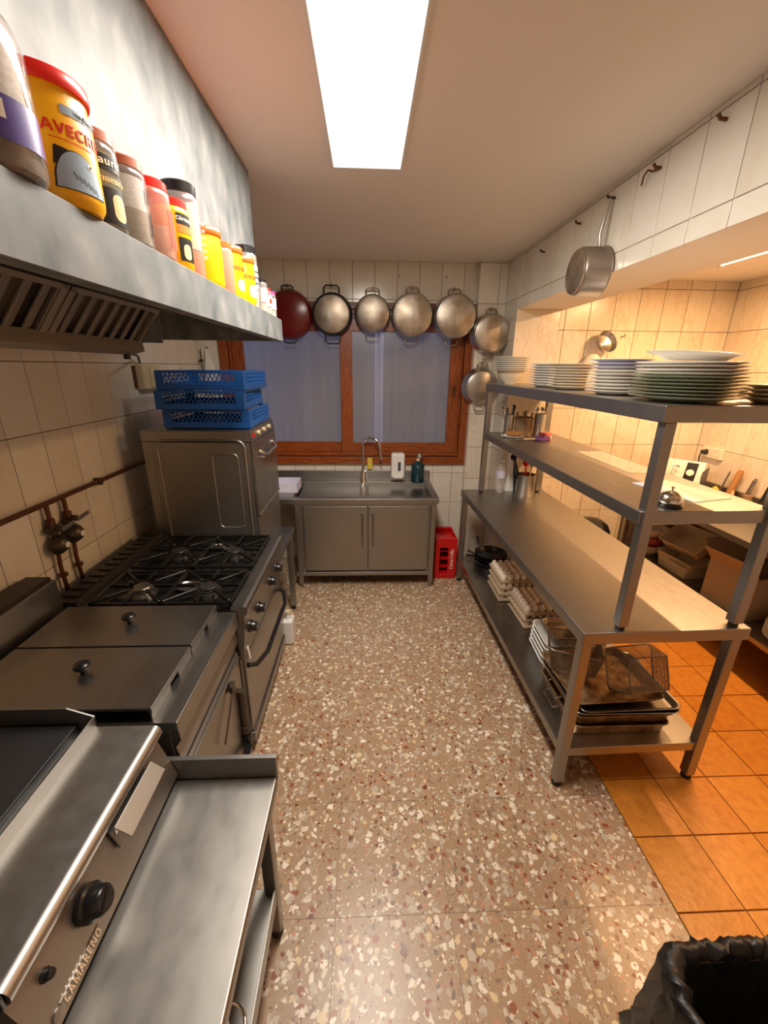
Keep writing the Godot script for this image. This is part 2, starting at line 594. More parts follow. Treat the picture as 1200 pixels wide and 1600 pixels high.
	mat("bag", Color(0.085, 0.085, 0.09), 0.44)
	mat("teal", Color(0.10, 0.24, 0.26), 0.25)
	mat("sponge", Color(0.66, 0.46, 0.24), 0.95)
	mat("yellow_cloth", Color(0.86, 0.74, 0.26), 0.9)
	mat("purple_handle", Color(0.42, 0.24, 0.46), 0.4)
	mat("rose", Color(0.78, 0.34, 0.32), 0.4)
	mat("wood_handle", Color(0.71, 0.51, 0.31), 0.55)
	mat("bamboo", Color(0.80, 0.67, 0.50), 0.6)
	mat("drum", Color(0.52, 0.41, 0.31), 0.5)
	mat("wire", Color(0.66, 0.61, 0.55), 0.35, 1.0)
	mat("graphite", Color(0.28, 0.29, 0.30), 0.4)
	# lamps
	mat("panel_glow", Color(1, 1, 1), 0.6)
	M.panel_glow.emission_enabled = true
	M.panel_glow.emission = Color(1.0, 0.98, 0.95)
	M.panel_glow.emission_energy_multiplier = 1.6
	mat("tube_glow", Color(1, 1, 1), 0.6)
	M.tube_glow.emission_enabled = true
	M.tube_glow.emission = Color(1.0, 0.94, 0.84)
	M.tube_glow.emission_energy_multiplier = 2.0

# ------------------------------------------------------------------ the room
const CEIL := 2.668
const ZB := -3.85      # back wall
const XL := -1.45      # left wall
const XR := 1.155      # kitchen face of the beam and its stub wall
const ZA := -3.46      # annex wall, in one plane with the jamb
const XA := 2.87       # annex side wall
const ZF := 1.3        # wall behind the camera

func build_room() -> void:
	var tiles := [M.tile_a, M.tile_b, M.tile_c]
	var creams := [M.cream_tile_a, M.cream_tile_b]
	var fl := structure("floor", MB.new().bb(V(-1.6, -0.15, ZB - 0.15), V(XA + 0.15, -0.008, ZF + 0.15), 0.0), M.joint, "speckled terrazzo floor meeting orange clay tiles")
	# terrazzo slabs: sixteen cuts of one sheet of terrazzo
	var s := 0.412
	var x0 := -0.118 - 4 * s
	for j in range(0, 11):
		for i in range(0, 8):
			var xa: float = maxf(x0 + i * s + 0.0005, XL)
			var xb: float = minf(x0 + (i + 1) * s - 0.0005, 1.113)
			var za: float = maxf(-1.735 + (j - 6) * s + 0.0005, ZB)
			var zb: float = -1.735 + (j - 5) * s - 0.0005
			if xb - xa < 0.02 or zb - za < 0.02:
				continue
			var b := MB.new()
			var u: float = (rng.randi() % 4) / 4.0
			var w: float = (rng.randi() % 4) / 4.0
			b.quad(V(xa, 0, za), V(xb, 0, za), V(xb, 0, zb), V(xa, 0, zb), Vector3.UP, Rect2(u + 0.001, w + 0.001, 0.248 * (xb - xa) / s, 0.248 * (zb - za) / s))
			for e in [[V(xa, 0, za), V(xb, 0, za), V(0, 0, -1)], [V(xa, 0, zb), V(xb, 0, zb), V(0, 0, 1)], [V(xa, 0, za), V(xa, 0, zb), V(-1, 0, 0)], [V(xb, 0, za), V(xb, 0, zb), V(1, 0, 0)]]:
				b.quad(e[0], e[1], e[1] - V(0, 0.008, 0), e[0] - V(0, 0.008, 0), e[2], Rect2(u, w, 0.1, 0.004))
			part(fl, "terrazzo_slab", b, M.terrazzo)
	tile_plane(fl, V(1.117, -0.008, 0.40), V(1, 0, 0), V(0, 0, -1), Vector3.UP, XA - 1.117, 0.40 - ZA, Vector2(0.2565, 0.2555), Vector2(0.256, 0.005), 0.0038, 0.0085, [M.clay_a, M.clay_b, M.clay_c], [], "clay_tile", 0.002, 0.0012)
	part(fl, "clay_mortar_bed", MB.new().bb(V(1.1165, -0.0085, ZA), V(XA, -0.0045, 0.42), 0.0), M.clay_joint)

	var ce := structure("ceiling", MB.new().bb(V(XL - 0.15, CEIL, ZB - 0.15), V(1.53, CEIL + 0.15, ZF + 0.15), 0.0), M.ceiling_paint, "plain painted kitchen ceiling around the light panel")
	part(ce, "annex_ceiling", MB.new().bb(V(1.53, 2.5, ZA - 0.15), V(XA + 0.15, 2.65, ZF + 0.15), 0.0), M.ceiling_paint)

	var wl := structure("wall_left", MB.new().bb(V(XL - 0.15, -0.1, ZB - 0.15), V(XL - 0.006, CEIL, ZF + 0.15), 0.0), M.grout, "white tiled wall behind the range and the dishwasher")
	tile_plane(wl, V(XL - 0.006, 0.665, ZB), V(0, 0, 1), V(0, 1, 0), V(1, 0, 0), 2.95, 1.38, Vector2(0.19, 0.298), Vector2(0.04, -0.0), 0.003, 0.006, tiles)

	var win := Rect2(0.18, 1.0, 2.20, 1.362)
	var wb := MB.new()
	wb.bb(V(XL - 0.15, -0.1, ZB - 0.15), V(XR + 0.4, 1.0, ZB - 0.006), 0.0)
	wb.bb(V(XL - 0.15, 2.362, ZB - 0.15), V(XR + 0.4, CEIL, ZB - 0.006), 0.0)
	wb.bb(V(XL - 0.15, 1.0, ZB - 0.15), V(XL + 0.18, 2.362, ZB - 0.006), 0.0)
	wb.bb(V(XL + 2.38, 1.0, ZB - 0.15), V(XR + 0.4, 2.362, ZB - 0.006), 0.0)
	var back := structure("wall_back", wb, M.grout, "white tiled back wall around the wooden window")
	tile_plane(back, V(XL, 0.0, ZB - 0.006), V(1, 0, 0), V(0, 1, 0), V(0, 0, 1), 2.39, CEIL, Vector2(0.1865, 0.298), Vector2(0.026, 0.003), 0.003, 0.006, tiles, [win])
	for q in [[0.27, 2.56], [0.66, 2.56]]:
		part(back, "nail", MB.new().cyl(V(q[0], q[1], ZB - 0.01), V(q[0], q[1], ZB + 0.02), 0.005), M.valve)

	var pl := structure("wall_pillar", MB.new().bb(V(0.926, 0, ZB - 0.05), V(XR + 0.05, CEIL, -3.760), 0.0), M.grout, "narrow tiled pillar in the corner beside the window")
	tile_plane(pl, V(0.92, 0, -3.760), V(1, 0, 0), V(0, 1, 0), V(0, 0, 1), 0.235, CEIL, Vector2(0.19, 0.298), Vector2(-0.025, -0.028), 0.003, 0.006, [M.marble, M.tile_a])
	tile_plane(pl, V(0.926, 0, ZB), V(0, 0, 1), V(0, 1, 0), V(-1, 0, 0), 0.09, CEIL, Vector2(0.19, 0.298), Vector2(0, -0.028), 0.003, 0.006, [M.marble])

	# stub wall and beam between the kitchen and the annex
	var wr := MB.new()
	wr.bb(V(XR + 0.006, 0, -3.9), V(1.56, CEIL, ZA - 0.006), 0.0)
	wr.bb(V(XR + 0.006, 2.285, ZA - 0.006), V(1.535, CEIL + 0.02, ZF + 0.1), 0.004)
	var right := structure("wall_right", wr, M.plaster, "tiled beam with hooks over the opening to the annex")
	tile_plane(right, V(XR + 0.006, 2.285, ZA), V(0, 0, 1), V(0, 1, 0), V(-1, 0, 0), 3.6, CEIL - 2.285, Vector2(0.19, 0.285), Vector2(0.05, 0.078), 0.003, 0.006, tiles)
	tile_plane(right, V(XR + 0.006, 0, -3.754), V(0, 0, 1), V(0, 1, 0), V(-1, 0, 0), 0.294, CEIL, Vector2(0.29, 0.298), Vector2(0.0, -0.02), 0.003, 0.006, tiles)
	tile_plane(right, V(XR, 0, ZA - 0.006), V(1, 0, 0), V(0, 1, 0), V(0, 0, 1), 0.345, 2.285, Vector2(0.345, 1.15), Vector2(0.0, 0.0), 0.001, 0.006, [M.marble])

	var wa := structure("wall_annex_back", MB.new().bb(V(1.5, -0.1, ZA - 0.2), V(XA + 0.15, 2.65, ZA - 0.006), 0.0), M.grout, "cream marbled tile wall at the end of the annex")
	tile_plane(wa, V(1.5, 0, ZA - 0.006), V(1, 0, 0), V(0, 1, 0), V(0, 0, 1), XA - 1.5, 2.5, Vector2(0.19, 0.298), Vector2(0.04, 0.055), 0.003, 0.006, creams)
	var ws := structure("wall_annex_side", MB.new().bb(V(XA + 0.006, -0.1, ZA - 0.2), V(XA + 0.15, 2.65, ZF + 0.15), 0.0), M.grout, "cream marbled tile wall along the annex counter")
	tile_plane(ws, V(XA + 0.006, 0.6, ZA), V(0, 0, 1), V(0, 1, 0), V(-1, 0, 0), 2.3, 1.9, Vector2(0.19, 0.298), Vector2(0.08, 0.05), 0.003, 0.006, creams)
	part(ws, "bare_plaster", MB.new().bb(V(XA - 0.0, 0.0, -1.15), V(XA + 0.01, 2.5, ZF), 0.0), M.plaster)
	structure("wall_front", MB.new().bb(V(XL - 0.15, -0.1, ZF), V(XA + 0.15, CEIL, ZF + 0.15), 0.0), M.plaster, "plain wall closing the kitchen")

	build_window()
	var lp := thing("ceiling_light_panel", "long bright rectangular light panel on the kitchen ceiling", "ceiling light", V(0.003, CEIL, -1.57))
	part(lp, "frame", MB.new().bb(V(-0.152, -0.012, -0.605), V(0.152, 0.0, -0.594), 0.001).bb(V(-0.152, -0.012, 0.594), V(0.152, 0.0, 0.605), 0.001).bb(V(-0.152, -0.012, -0.594), V(-0.143, 0.0, 0.594), 0.001).bb(V(0.143, -0.012, -0.594), V(0.152, 0.0, 0.594), 0.001), M.white_plastic)
	part(lp, "diffuser", MB.new().bb(V(-0.143, -0.009, -0.594), V(0.143, -0.001, 0.594), 0.001), M.panel_glow)
	var tb := thing("ceiling_tube_light", "slim warm tube light on the annex ceiling", "ceiling light", V(2.16, 2.5, -2.2))
	part(tb, "batten", MB.new().bb(V(-0.02, -0.02, -0.6), V(0.02, 0, 0.6)), M.white_plastic)
	part(tb, "tube", MB.new().cyl(V(0, -0.032, -0.58), V(0, -0.032, 0.58), 0.013), M.tube_glow)
	for z in [-0.59, 0.59]:
		part(tb, "end_cap", MB.new().bb(V(-0.016, -0.05, z - 0.012), V(0.016, 0, z + 0.012)), M.white_plastic)

func build_window() -> void:
	var x0 := XL + 0.18
	var x1 := XL + 2.38
	var fr := MB.new()
	var zf := ZB + 0.02
	var zk := ZB - 0.12
	fr.bb(V(x0, 1.0, zk), V(x1, 1.055, zf), 0.004).bb(V(x0 - 0.01, 0.985, zf - 0.04), V(x1 + 0.01, 1.012, zf + 0.012), 0.004)
	fr.bb(V(x0, 1.062, zk), V(x1, 1.09, zf - 0.018), 0.003)
	var w := structure("window_1", fr, M.wood, "wide wooden sliding window with frosted panes")
	part(w, "frame_head", MB.new().bb(V(x0, 2.31, zk), V(x1, 2.362, zf), 0.004).bb(V(x0 + 0.05, 2.235, zk), V(x1 - 0.05, 2.31, zf - 0.02), 0.004).bb(V(x0 + 0.05, 2.27, zf - 0.03), V(x1 - 0.05, 2.285, zf - 0.012), 0.003), M.wood_dark)
	part(w, "frame_stile", MB.new().bb(V(x0, 1.05, zk), V(x0 + 0.075, 2.32, zf), 0.005).bb(V(x0 + 0.08, 1.07, zk), V(x0 + 0.095, 2.30, zf - 0.02), 0.003), M.wood_upright)
	part(w, "frame_stile", MB.new().bb(V(x1 - 0.075, 1.05, zk), V(x1, 2.32, zf), 0.005).bb(V(x1 - 0.095, 1.07, zk), V(x1 - 0.08, 2.30, zf - 0.02), 0.003), M.wood_upright)
	for k in 2:
		var a: float = [x0 + 0.095, -0.235][k]
		var b: float = [-0.135, x1 - 0.095][k]
		var z: float = [ZB - 0.045, ZB - 0.005][k]
		var s := part(w, "sash", MB.new().bb(V(a, 1.09, z - 0.035), V(b, 1.185, z), 0.004).bb(V(a, 2.14, z - 0.035), V(b, 2.24, z), 0.004), M.wood)
		part(s, "sash_stile", MB.new().bb(V(a, 1.09, z - 0.034), V(a + (0.1 if k == 0 else 0.105), 2.24, z + 0.001), 0.004), M.wood_upright)
		part(s, "sash_stile", MB.new().bb(V(b - 0.1, 1.09, z - 0.034), V(b, 2.24, z + 0.001), 0.004), M.wood_upright)
		part(s, "pane", MB.new().bb(V(a + 0.08, 1.17, z - 0.02), V(b - 0.08, 2.16, z - 0.015), 0.0), M.frosted_glass)
		if k == 1:
			part(s, "latch", MB.new().bb(V(b - 0.062, 1.60, z), V(b - 0.038, 1.70, z + 0.008), 0.003).bb(V(b - 0.056, 1.615, z + 0.008), V(b - 0.044, 1.685, z + 0.013), 0.002), M.copper)
	# shaft wall outside, so that the panes have something dim behind them
	var sh := structure("wall_outside", MB.new().bb(V(-2.6, -0.5, -4.75), V(2.4, 4.0, -4.6), 0.0), M.shaft_render, "plastered shaft wall outside the window")
	part(sh, "drain_pipe", MB.new().cyl(V(0.125, -0.5, -4.53), V(0.125, 4.0, -4.53), 0.045), M.paper_white)

# ------------------------------------------------------------------ hood
func build_hood() -> void:
	var xf := -0.42
	var xc := -0.525
	var z0 := -2.25
	var z1 := 0.25
	var yb := 1.967
	var yt := 2.066
	var h := thing("extractor_hood", "long grey mottled extractor hood over the range carrying spice jars", "hood", V(XL, yb, z0))
	var o := V(-XL, -yb, -z0)
	part(h, "front_lip", MB.new().bb(V(xf - 0.012, yb, z0), V(xf, yt, z1), 0.002).bb(V(xf - 0.035, yb, z0 + 0.012), V(xf - 0.012, yb + 0.006, z1), 0.001), M.clouded_metal, o)
	part(h, "top_shelf", MB.new().bb(V(xc - 0.02, yt - 0.01, z0 + 0.012), V(xf - 0.012, yt - 0.0005, z1), 0.001), M.clouded_metal, o)
	part(h, "chimney_panel", MB.new().bb(V(xc - 0.012, yt - 0.01, z0), V(xc, CEIL, z1), 0.001), M.clouded_metal, o)
	part(h, "end_panel", MB.new().bb(V(XL, yb, z0), V(xf - 0.012, yt - 0.002, z0 + 0.012), 0.001).bb(V(XL, yt - 0.002, z0), V(xc - 0.012, CEIL, z0 + 0.012), 0.0), M.clouded_metal, o)
	part(h, "near_end_panel", MB.new().bb(V(XL, yb, z1 - 0.012), V(xf, yt, z1), 0.001).bb(V(XL, yt, z1 - 0.012), V(xc, CEIL, z1), 0.0), M.clouded_metal, o)
	part(h, "inner_ceiling", MB.new().bb(V(XL, 2.20, z0 + 0.012), V(xc - 0.012, 2.21, z1 - 0.012), 0.0), M.clouded_metal, o)
	# filter bank, leaning: top edge nearer the front
	var top := V(-0.785, 2.05, 0)
	var bot := V(-0.885, 1.925, 0)
	var dn := (bot - top).normalized()
	var out := V(-dn.y, dn.x, 0) * -1.0
	if out.x < 0:
		out = -out
	var fr := MB.new()
	var ln := top.distance_to(bot)
	var bs := Basis(out, -dn, out.cross(-dn))
	var zf := -1.75
	for k in 4:
		var za := zf + k * 0.50
		var zb := za + 0.49
		var filt := part(h, "grease_filter", MB.new().box((top + bot) * 0.5 + V(0, 0, (za + zb) / 2) - out * 0.045, V(0.004, ln, zb - za), 0.0, bs), M.slat_metal, o)
		for e in [za + 0.012, zb - 0.012]:
			part(filt, "filter_frame", MB.new().box((top + bot) * 0.5 + V(0, 0, e), V(0.02, ln, 0.024), 0.001, bs), M.slat_metal)
		part(filt, "filter_frame", MB.new().box(top + dn * 0.008 + V(0, 0, (za + zb) / 2), V(0.02, 0.016, zb - za), 0.001, bs), M.slat_metal)
		for i in 7:
			var zz := za + 0.06 + i * (zb - za - 0.12) / 6.0
			part(filt, "slat", MB.new().box((top + bot) * 0.5 + dn * 0.006 + V(0, 0, zz), V(0.008, ln - 0.02, 0.036), 0.002, bs * Basis(Vector3.UP, 0.25)), M.slat_metal)
		if k == 0:
			part(filt, "blank_plate", MB.new().box((top + bot) * 0.5 + V(0, 0, zb + 0.005), V(0.012, ln, 0.07), 0.001, bs), M.slat_metal)
	part(h, "grease_gutter", MB.new().prism([Vector2(-0.87, 1.935), Vector2(-0.865, 1.90), Vector2(-0.91, 1.885), Vector2(-0.955, 1.90), Vector2(-0.955, 1.935), Vector2(-0.945, 1.935), Vector2(-0.94, 1.908), Vector2(-0.91, 1.897), Vector2(-0.88, 1.908), Vector2(-0.878, 1.935)], 2.0, Transform3D(Basis.IDENTITY, V(0, 0, zf - 0.01))), M.slat_metal, o)
	part(h, "back_plate", MB.new().bb(V(-0.96, 1.93, zf - 0.01), V(-0.95, 2.2, z1 - 0.012), 0.0).bb(V(-0.96, 1.93, zf - 0.012), V(-0.79, 2.06, zf - 0.004), 0.0), M.clouded_metal, o)
	part(h, "drain_plug", MB.new().cyl(V(-0.905, 1.89, zf + 0.05), V(-0.905, 1.868, zf + 0.05), 0.012), M.grime_black, o)
	part(h, "cable", MB.new().tube([V(-0.93, 1.91, -1.80), V(-1.15, 1.90, -2.2), V(-1.40, 1.90, -2.75), V(-1.43, 1.86, -2.82)], 0.007, 6), M.grime_black, o)

# ------------------------------------------------------------------ jars on the hood
func ring(r: float, y: float) -> Vector2:
	return Vector2(r, y)

func jar_shell(r: float, h: float, neck := 0.82) -> Array:
	return [Vector2(0, 0), Vector2(r * 0.92, 0), Vector2(r, 0.006), Vector2(r, h * 0.80), Vector2(r * 0.97, h * 0.86), Vector2(r * neck, h * 0.90), Vector2(r * neck, h * 0.94)]

func lid_shape(r: float, y0: float, y1: float) -> MB:
	return MB.new().lathe([Vector2(0, y0), Vector2(r, y0), Vector2(r, y1 - 0.004), Vector2(r - 0.004, y1), Vector2(0, y1)], Transform3D.IDENTITY, 28)

func tub(label: String, at: Vector3, r: float, h: float, lid, turn: float, words: Array) -> Node3D:
	var t := thing("stock_tub", label, "tub", at, turn, "")
	part(t, "body", MB.new().lathe([Vector2(0, 0), Vector2(r * 0.88, 0), Vector2(r * 0.98, 0.012), Vector2(r, 0.022), Vector2(r, h * 0.74), Vector2(r * 0.955, h * 0.79), Vector2(r * 0.955, h * 0.905)], Transform3D.IDENTITY, 32), M.yellow_plastic)
	part(t, "lid", MB.new().lathe([Vector2(r * 0.9, h * 0.88), Vector2(r * 1.02, h * 0.88), Vector2(r * 1.04, h * 0.90), Vector2(r * 1.03, h * 0.985), Vector2(r * 0.99, h), Vector2(0, h)], Transform3D.IDENTITY, 32), lid)
	if words.size():
		part(t, "lettering", lettering(words[0], words[1], r + 0.0006, "Droid Sans", true), M.print_red, V(0, words[2], 0))
	return t

func spice(called: String, label: String, at: Vector3, r: float, h: float, lid, fill, level: float, shell = null, turn := 0.0) -> Node3D:
	var t := thing(called, label, "jar", at, turn)
	part(t, "body", MB.new().lathe(jar_shell(r, h), Transform3D.IDENTITY, 28), shell if shell else M.clear_plastic)
	if level > 0.0:
		part(t, "contents", MB.new().lathe([Vector2(0, 0.004), Vector2(r - 0.004, 0.006), Vector2(r - 0.003, h * level), Vector2(0, h * level + 0.003)], Transform3D.IDENTITY, 24), fill)
	part(t, "lid", lid_shape(r * 0.93, h * 0.885, h), lid)
	return t

func build_jars() -> void:
	var y := 2.066
	var x := -0.472
	# angle that turns a label's middle (+z) towards the camera side of the shelf
	var q := 1.28
	var b := thing("spice_bottle", "large clear plastic bottle with red cap and purple label on the hood", "bottle", V(x + 0.007, y, -0.640), q)
	part(b, "body", MB.new().lathe([Vector2(0, 0), Vector2(0.054, 0), Vector2(0.059, 0.008), Vector2(0.059, 0.145), Vector2(0.052, 0.168), Vector2(0.036, 0.186), Vector2(0.030, 0.194), Vector2(0.030, 0.205)], Transform3D.IDENTITY, 32), M.clear_plastic)
	part(b, "contents", MB.new().lathe([Vector2(0, 0.004), Vector2(0.055, 0.006), Vector2(0.055, 0.05), Vector2(0, 0.054)], Transform3D.IDENTITY, 28), M.spice_dark)
	part(b, "inner_bag", MB.new().lathe([Vector2(0.050, 0.053), Vector2(0.051, 0.09), Vector2(0.049, 0.12), Vector2(0.051, 0.142), Vector2(0.0, 0.15)], Transform3D.IDENTITY, 20), M.spice_pale)
	part(b, "label_band", wrap_patch(0.0596, -0.75, 0.75, 0.03, 0.078), M.print_purple)
	part(b, "label_edge", wrap_patch(0.0597, 0.75, 1.0, 0.028, 0.083), M.print_red)
	part(b, "label_code", wrap_patch(0.0599, -0.60, -0.2, 0.052, 0.072), M.print_white)
	part(b, "cap", lid_shape(0.033, 0.196, 0.228), M.red_lid)

	var fish := tub("big yellow stock tub with red lid and blue fish picture on the hood", V(x + 0.008, y, -0.762), 0.060, 0.198, M.red_lid, q + 0.06, ["AVECREM", 0.0172, 0.112])
	part(fish, "maker_mark", wrap_patch(0.0606, -0.42, 0.55, 0.135, 0.148), M.print_blue)
	part(fish, "maker_name", lettering("Gallina Blanca", 0.0065, 0.061, "Droid Sans", true), M.print_black, V(0.004, 0.1415, 0))
	part(fish, "print_line", wrap_patch(0.0605, -0.75, 0.75, 0.0955, 0.097), M.print_red)
	var outline := []
	for k in 21:
		var a := PI * k / 20.0
		outline.append(Vector2(cos(a) * 0.036 - 0.010, 0.024 + sin(a) * 0.058 * (1.0 - 0.15 * cos(a))))
	var big := []
	for p in outline:
		big.append(Vector2((p.x + 0.010) * 1.06 - 0.010, (p.y - 0.05) * 1.05 + 0.05))
	part(fish, "fish_outline", wrap_poly(0.0604, big), M.print_black)
	part(fish, "fish_print", wrap_poly(0.0609, outline), M.print_blue)
	part(fish, "fish_fin", wrap_poly(0.0607, [Vector2(-0.046, 0.056), Vector2(-0.042, 0.086), Vector2(-0.022, 0.082), Vector2(-0.030, 0.070)]), M.print_black)
	part(fish, "fish_eye", wrap_poly(0.0613, rounded(0.010, 0.010, 0.0048, 5, Vector2(0.004, 0.068))), M.print_white)
	part(fish, "fish_pupil", wrap_poly(0.0616, rounded(0.005, 0.005, 0.0024, 5, Vector2(0.004, 0.068))), M.print_black)
	for k in 6:
		part(fish, "fish_gill", wrap_poly(0.0613, [Vector2(-0.024 + k * 0.006, 0.052 - k * 0.003), Vector2(-0.0225 + k * 0.006, 0.052 - k * 0.003), Vector2(-0.0185 + k * 0.006, 0.041 - k * 0.003), Vector2(-0.020 + k * 0.006, 0.041 - k * 0.003)]), M.print_black)

	var l := spice("spice_jar", "brown lidded jar of bay leaves with black label on the hood", V(x + 0.006, y, -0.866), 0.043, 0.18, M.brown_lid, M.spice_leaf, 0.78, null, q - 0.1)
	part(l, "label_band", wrap_patch(0.0436, -0.9, 0.9, 0.108, 0.135), M.print_black)
	part(l, "label_name", lettering("Laurel", 0.013, 0.0439, "Droid Sans", true), M.print_white, V(0.0, 0.123, 0))
	part(l, "label_band", wrap_patch(0.0436, -0.9, 0.9, 0.012, 0.078), M.print_black)
	part(l, "label_maker", lettering("Carmencita", 0.010, 0.0439, "Droid Serif", true, true), M.print_cream, V(0.0, 0.092, 0))
	part(l, "label_picture", wrap_poly(0.044, rounded(0.026, 0.050, 0.012, 5, Vector2(0.010, 0.044))), M.print_cream)

	l = spice("spice_jar", "brown lidded jar of grey ground spice on the hood", V(x + 0.006, y, -0.958), 0.045, 0.178, M.brown_lid, M.spice_grey, 0.42, null, q)
	part(l, "inner_film", MB.new().lathe([Vector2(0.040, 0.076), Vector2(0.0405, 0.14)], Transform3D.IDENTITY, 20), M.spice_pale)
	part(l, "label_band", wrap_patch(0.0456, 0.5, 1.1, 0.10, 0.132), M.print_black)
	part(l, "label_band", wrap_patch(0.0456, 0.5, 1.1, 0.03, 0.082), M.print_black)
	l = spice("spice_jar", "red lidded pinkish jar of beige powder with ribbed side on the hood", V(x + 0.006, y, -1.061), 0.045, 0.178, M.red_lid, M.spice_beige, 0.42, M.pink_plastic, q)
	for k in 4:
		var a := 0.15 + k * 0.22
		part(l, "rib", MB.new().tube([V(sin(a) * 0.0455, 0.03, cos(a) * 0.0455), V(sin(a) * 0.0455, 0.115, cos(a) * 0.0455)], 0.0028, 6), M.pink_plastic)
	l = spice("spice_jar", "yellow jar with red lid and black label on the hood", V(x + 0.010, y, -1.164), 0.040, 0.165, M.red_lid, M.spice_red, 0.0, M.yellow_plastic, q)
	part(l, "label_band", wrap_patch(0.0406, -0.6, 0.7, 0.105, 0.13), M.print_black)
	part(l, "label_name", lettering("Cúrcuma", 0.009, 0.0409, "Droid Sans", true), M.print_white, V(0, 0.118, 0))
	part(l, "label_band", wrap_patch(0.0406, -0.6, 0.7, 0.086, 0.104), M.print_orange)
	part(l, "label_band", wrap_patch(0.0406, -0.6, 0.7, 0.02, 0.075), M.print_black)
	part(l, "label_picture", wrap_poly(0.041, rounded(0.022, 0.036, 0.010, 5, Vector2(-0.004, 0.042))), M.print_cream)
	l = spice("spice_jar", "tall black lidded clear jar of red paprika on the hood", V(x - 0.004, y, -1.265), 0.046, 0.222, M.black_plastic, M.spice_red, 0.30, null, q)
	part(l, "inner_film", MB.new().lathe([Vector2(0.042, 0.069), Vector2(0.0425, 0.12), Vector2(0.041, 0.16)], Transform3D.IDENTITY, 20), M.spice_beige)
	for k in 6:
		part(l, "moulded_mark", MB.new().bb(V(0.030, 0.055 + k * 0.016, 0.034), V(0.040, 0.064 + k * 0.016, 0.040), 0.002), M.clear_plastic)
	tub("plain yellow stock tub with orange lid standing next to paprika jar on the hood", V(x, y, -1.407), 0.047, 0.18, M.orange_lid, q, [])
	spice("spice_jar", "small orange jar with orange lid between yellow tubs on the hood", V(x + 0.008, y, -1.514), 0.040, 0.168, M.orange_lid, M.spice_red, 0.84, null, q)
	var t := tub("yellow stock tub with red lettering standing beside the orange jar on the hood", V(x + 0.004, y, -1.627), 0.044, 0.178, M.orange_lid, q, ["AVECREM", 0.014, 0.105])
	part(t, "soup_picture", wrap_poly(0.0446, rounded(0.045, 0.040, 0.015, 5, Vector2(0.0, 0.05))), M.print_cream)
	t = tub("yellow stock tub with red lettering standing before the white labelled jar on the hood", V(x + 0.010, y, -1.759), 0.044, 0.172, M.orange_lid, q, ["AVECREM", 0.014, 0.10])
	part(t, "soup_picture", wrap_poly(0.0446, rounded(0.045, 0.045, 0.015, 5, Vector2(0.0, 0.05))), M.print_white)
	l = spice("spice_jar", "black lidded clear jar with white label among the yellow tubs on the hood", V(x - 0.0, y, -1.848), 0.045, 0.215, M.black_plastic, M.spice_beige, 0.3, null, q)
	part(l, "label_band", wrap_patch(0.0456, -1.1, 1.1, 0.07, 0.15), M.print_white)
	for k in 3:
		part(l, "label_line", wrap_patch(0.0459, -0.7, 0.7, 0.085 + k * 0.02, 0.09 + k * 0.02), M.print_black)
	for e in [[-1.968, "black", M.black_plastic, 0.022, 0.135], [-2.053, "red", M.red_lid, 0.020, 0.118], [-2.16, "pink", null, 0.018, 0.118]]:
		var m = e[2] if e[2] else mat("pink_cap", Color(0.80, 0.22, 0.50), 0.35)
		var s := spice("seasoning_bottle", "small seasoning bottle with %s cap at the end of the hood" % e[1], V(x + 0.03, y, e[0]), e[3], e[4], m, M.spice_beige, 0.5, null, q)
		part(s, "label_band", wrap_patch(e[3] + 0.0006, -1.3, 1.3, e[4] * 0.3, e[4] * 0.72), M.print_white)
		part(s, "label_mark", wrap_patch(e[3] + 0.0009, -0.5, 0.6, e[4] * 0.42, e[4] * 0.6), M.print_blue if e[1] != "red" else M.print_red)
	# the jars are squat: each takes its own height
	var squat := {-0.640: 0.93, -0.762: 0.79, -0.866: 0.80, -0.958: 0.80, -1.061: 0.82, -1.164: 0.88, -1.265: 0.95, -1.407: 0.85, -1.514: 0.87, -1.627: 0.90, -1.759: 0.92, -1.848: 1.00, -1.968: 0.95, -2.053: 0.90, -2.16: 0.93}
	for o in get_children():
		if o is Node3D and absf(o.position.y - y) < 1e-4:
			for z in squat:
				if absf(o.position.z - z) < 1e-4:
					o.scale = V(1, squat[z], 1)

# ------------------------------------------------------------------ left run: griddle, fryer, range, dishwasher
func knob(parent: Node, at: Vector3, axis: Vector3, r: float, h: float, called := "knob") -> void:
	var y := axis.normalized()
	var x := y.cross(Vector3.UP if absf(y.y) < 0.9 else Vector3.RIGHT).normalized()
	var xf := Transform3D(Basis(x, y, x.cross(y)), at)
	var m := MB.new().lathe([Vector2(0, 0), Vector2(r * 1.15, 0), Vector2(r * 1.15, h * 0.22), Vector2(r * 0.95, h * 0.3), Vector2(r * 0.88, h * 0.85), Vector2(r * 0.72, h), Vector2(0, h)], xf, 22, TAU, 50)
	m.box(xf * V(0, h * 0.8, 0), V(r * 1.55, h * 0.6, r * 0.42), 0.004, xf.basis * Basis(Vector3.UP, 0.5))
	part(parent, called, m, M.black_plastic)

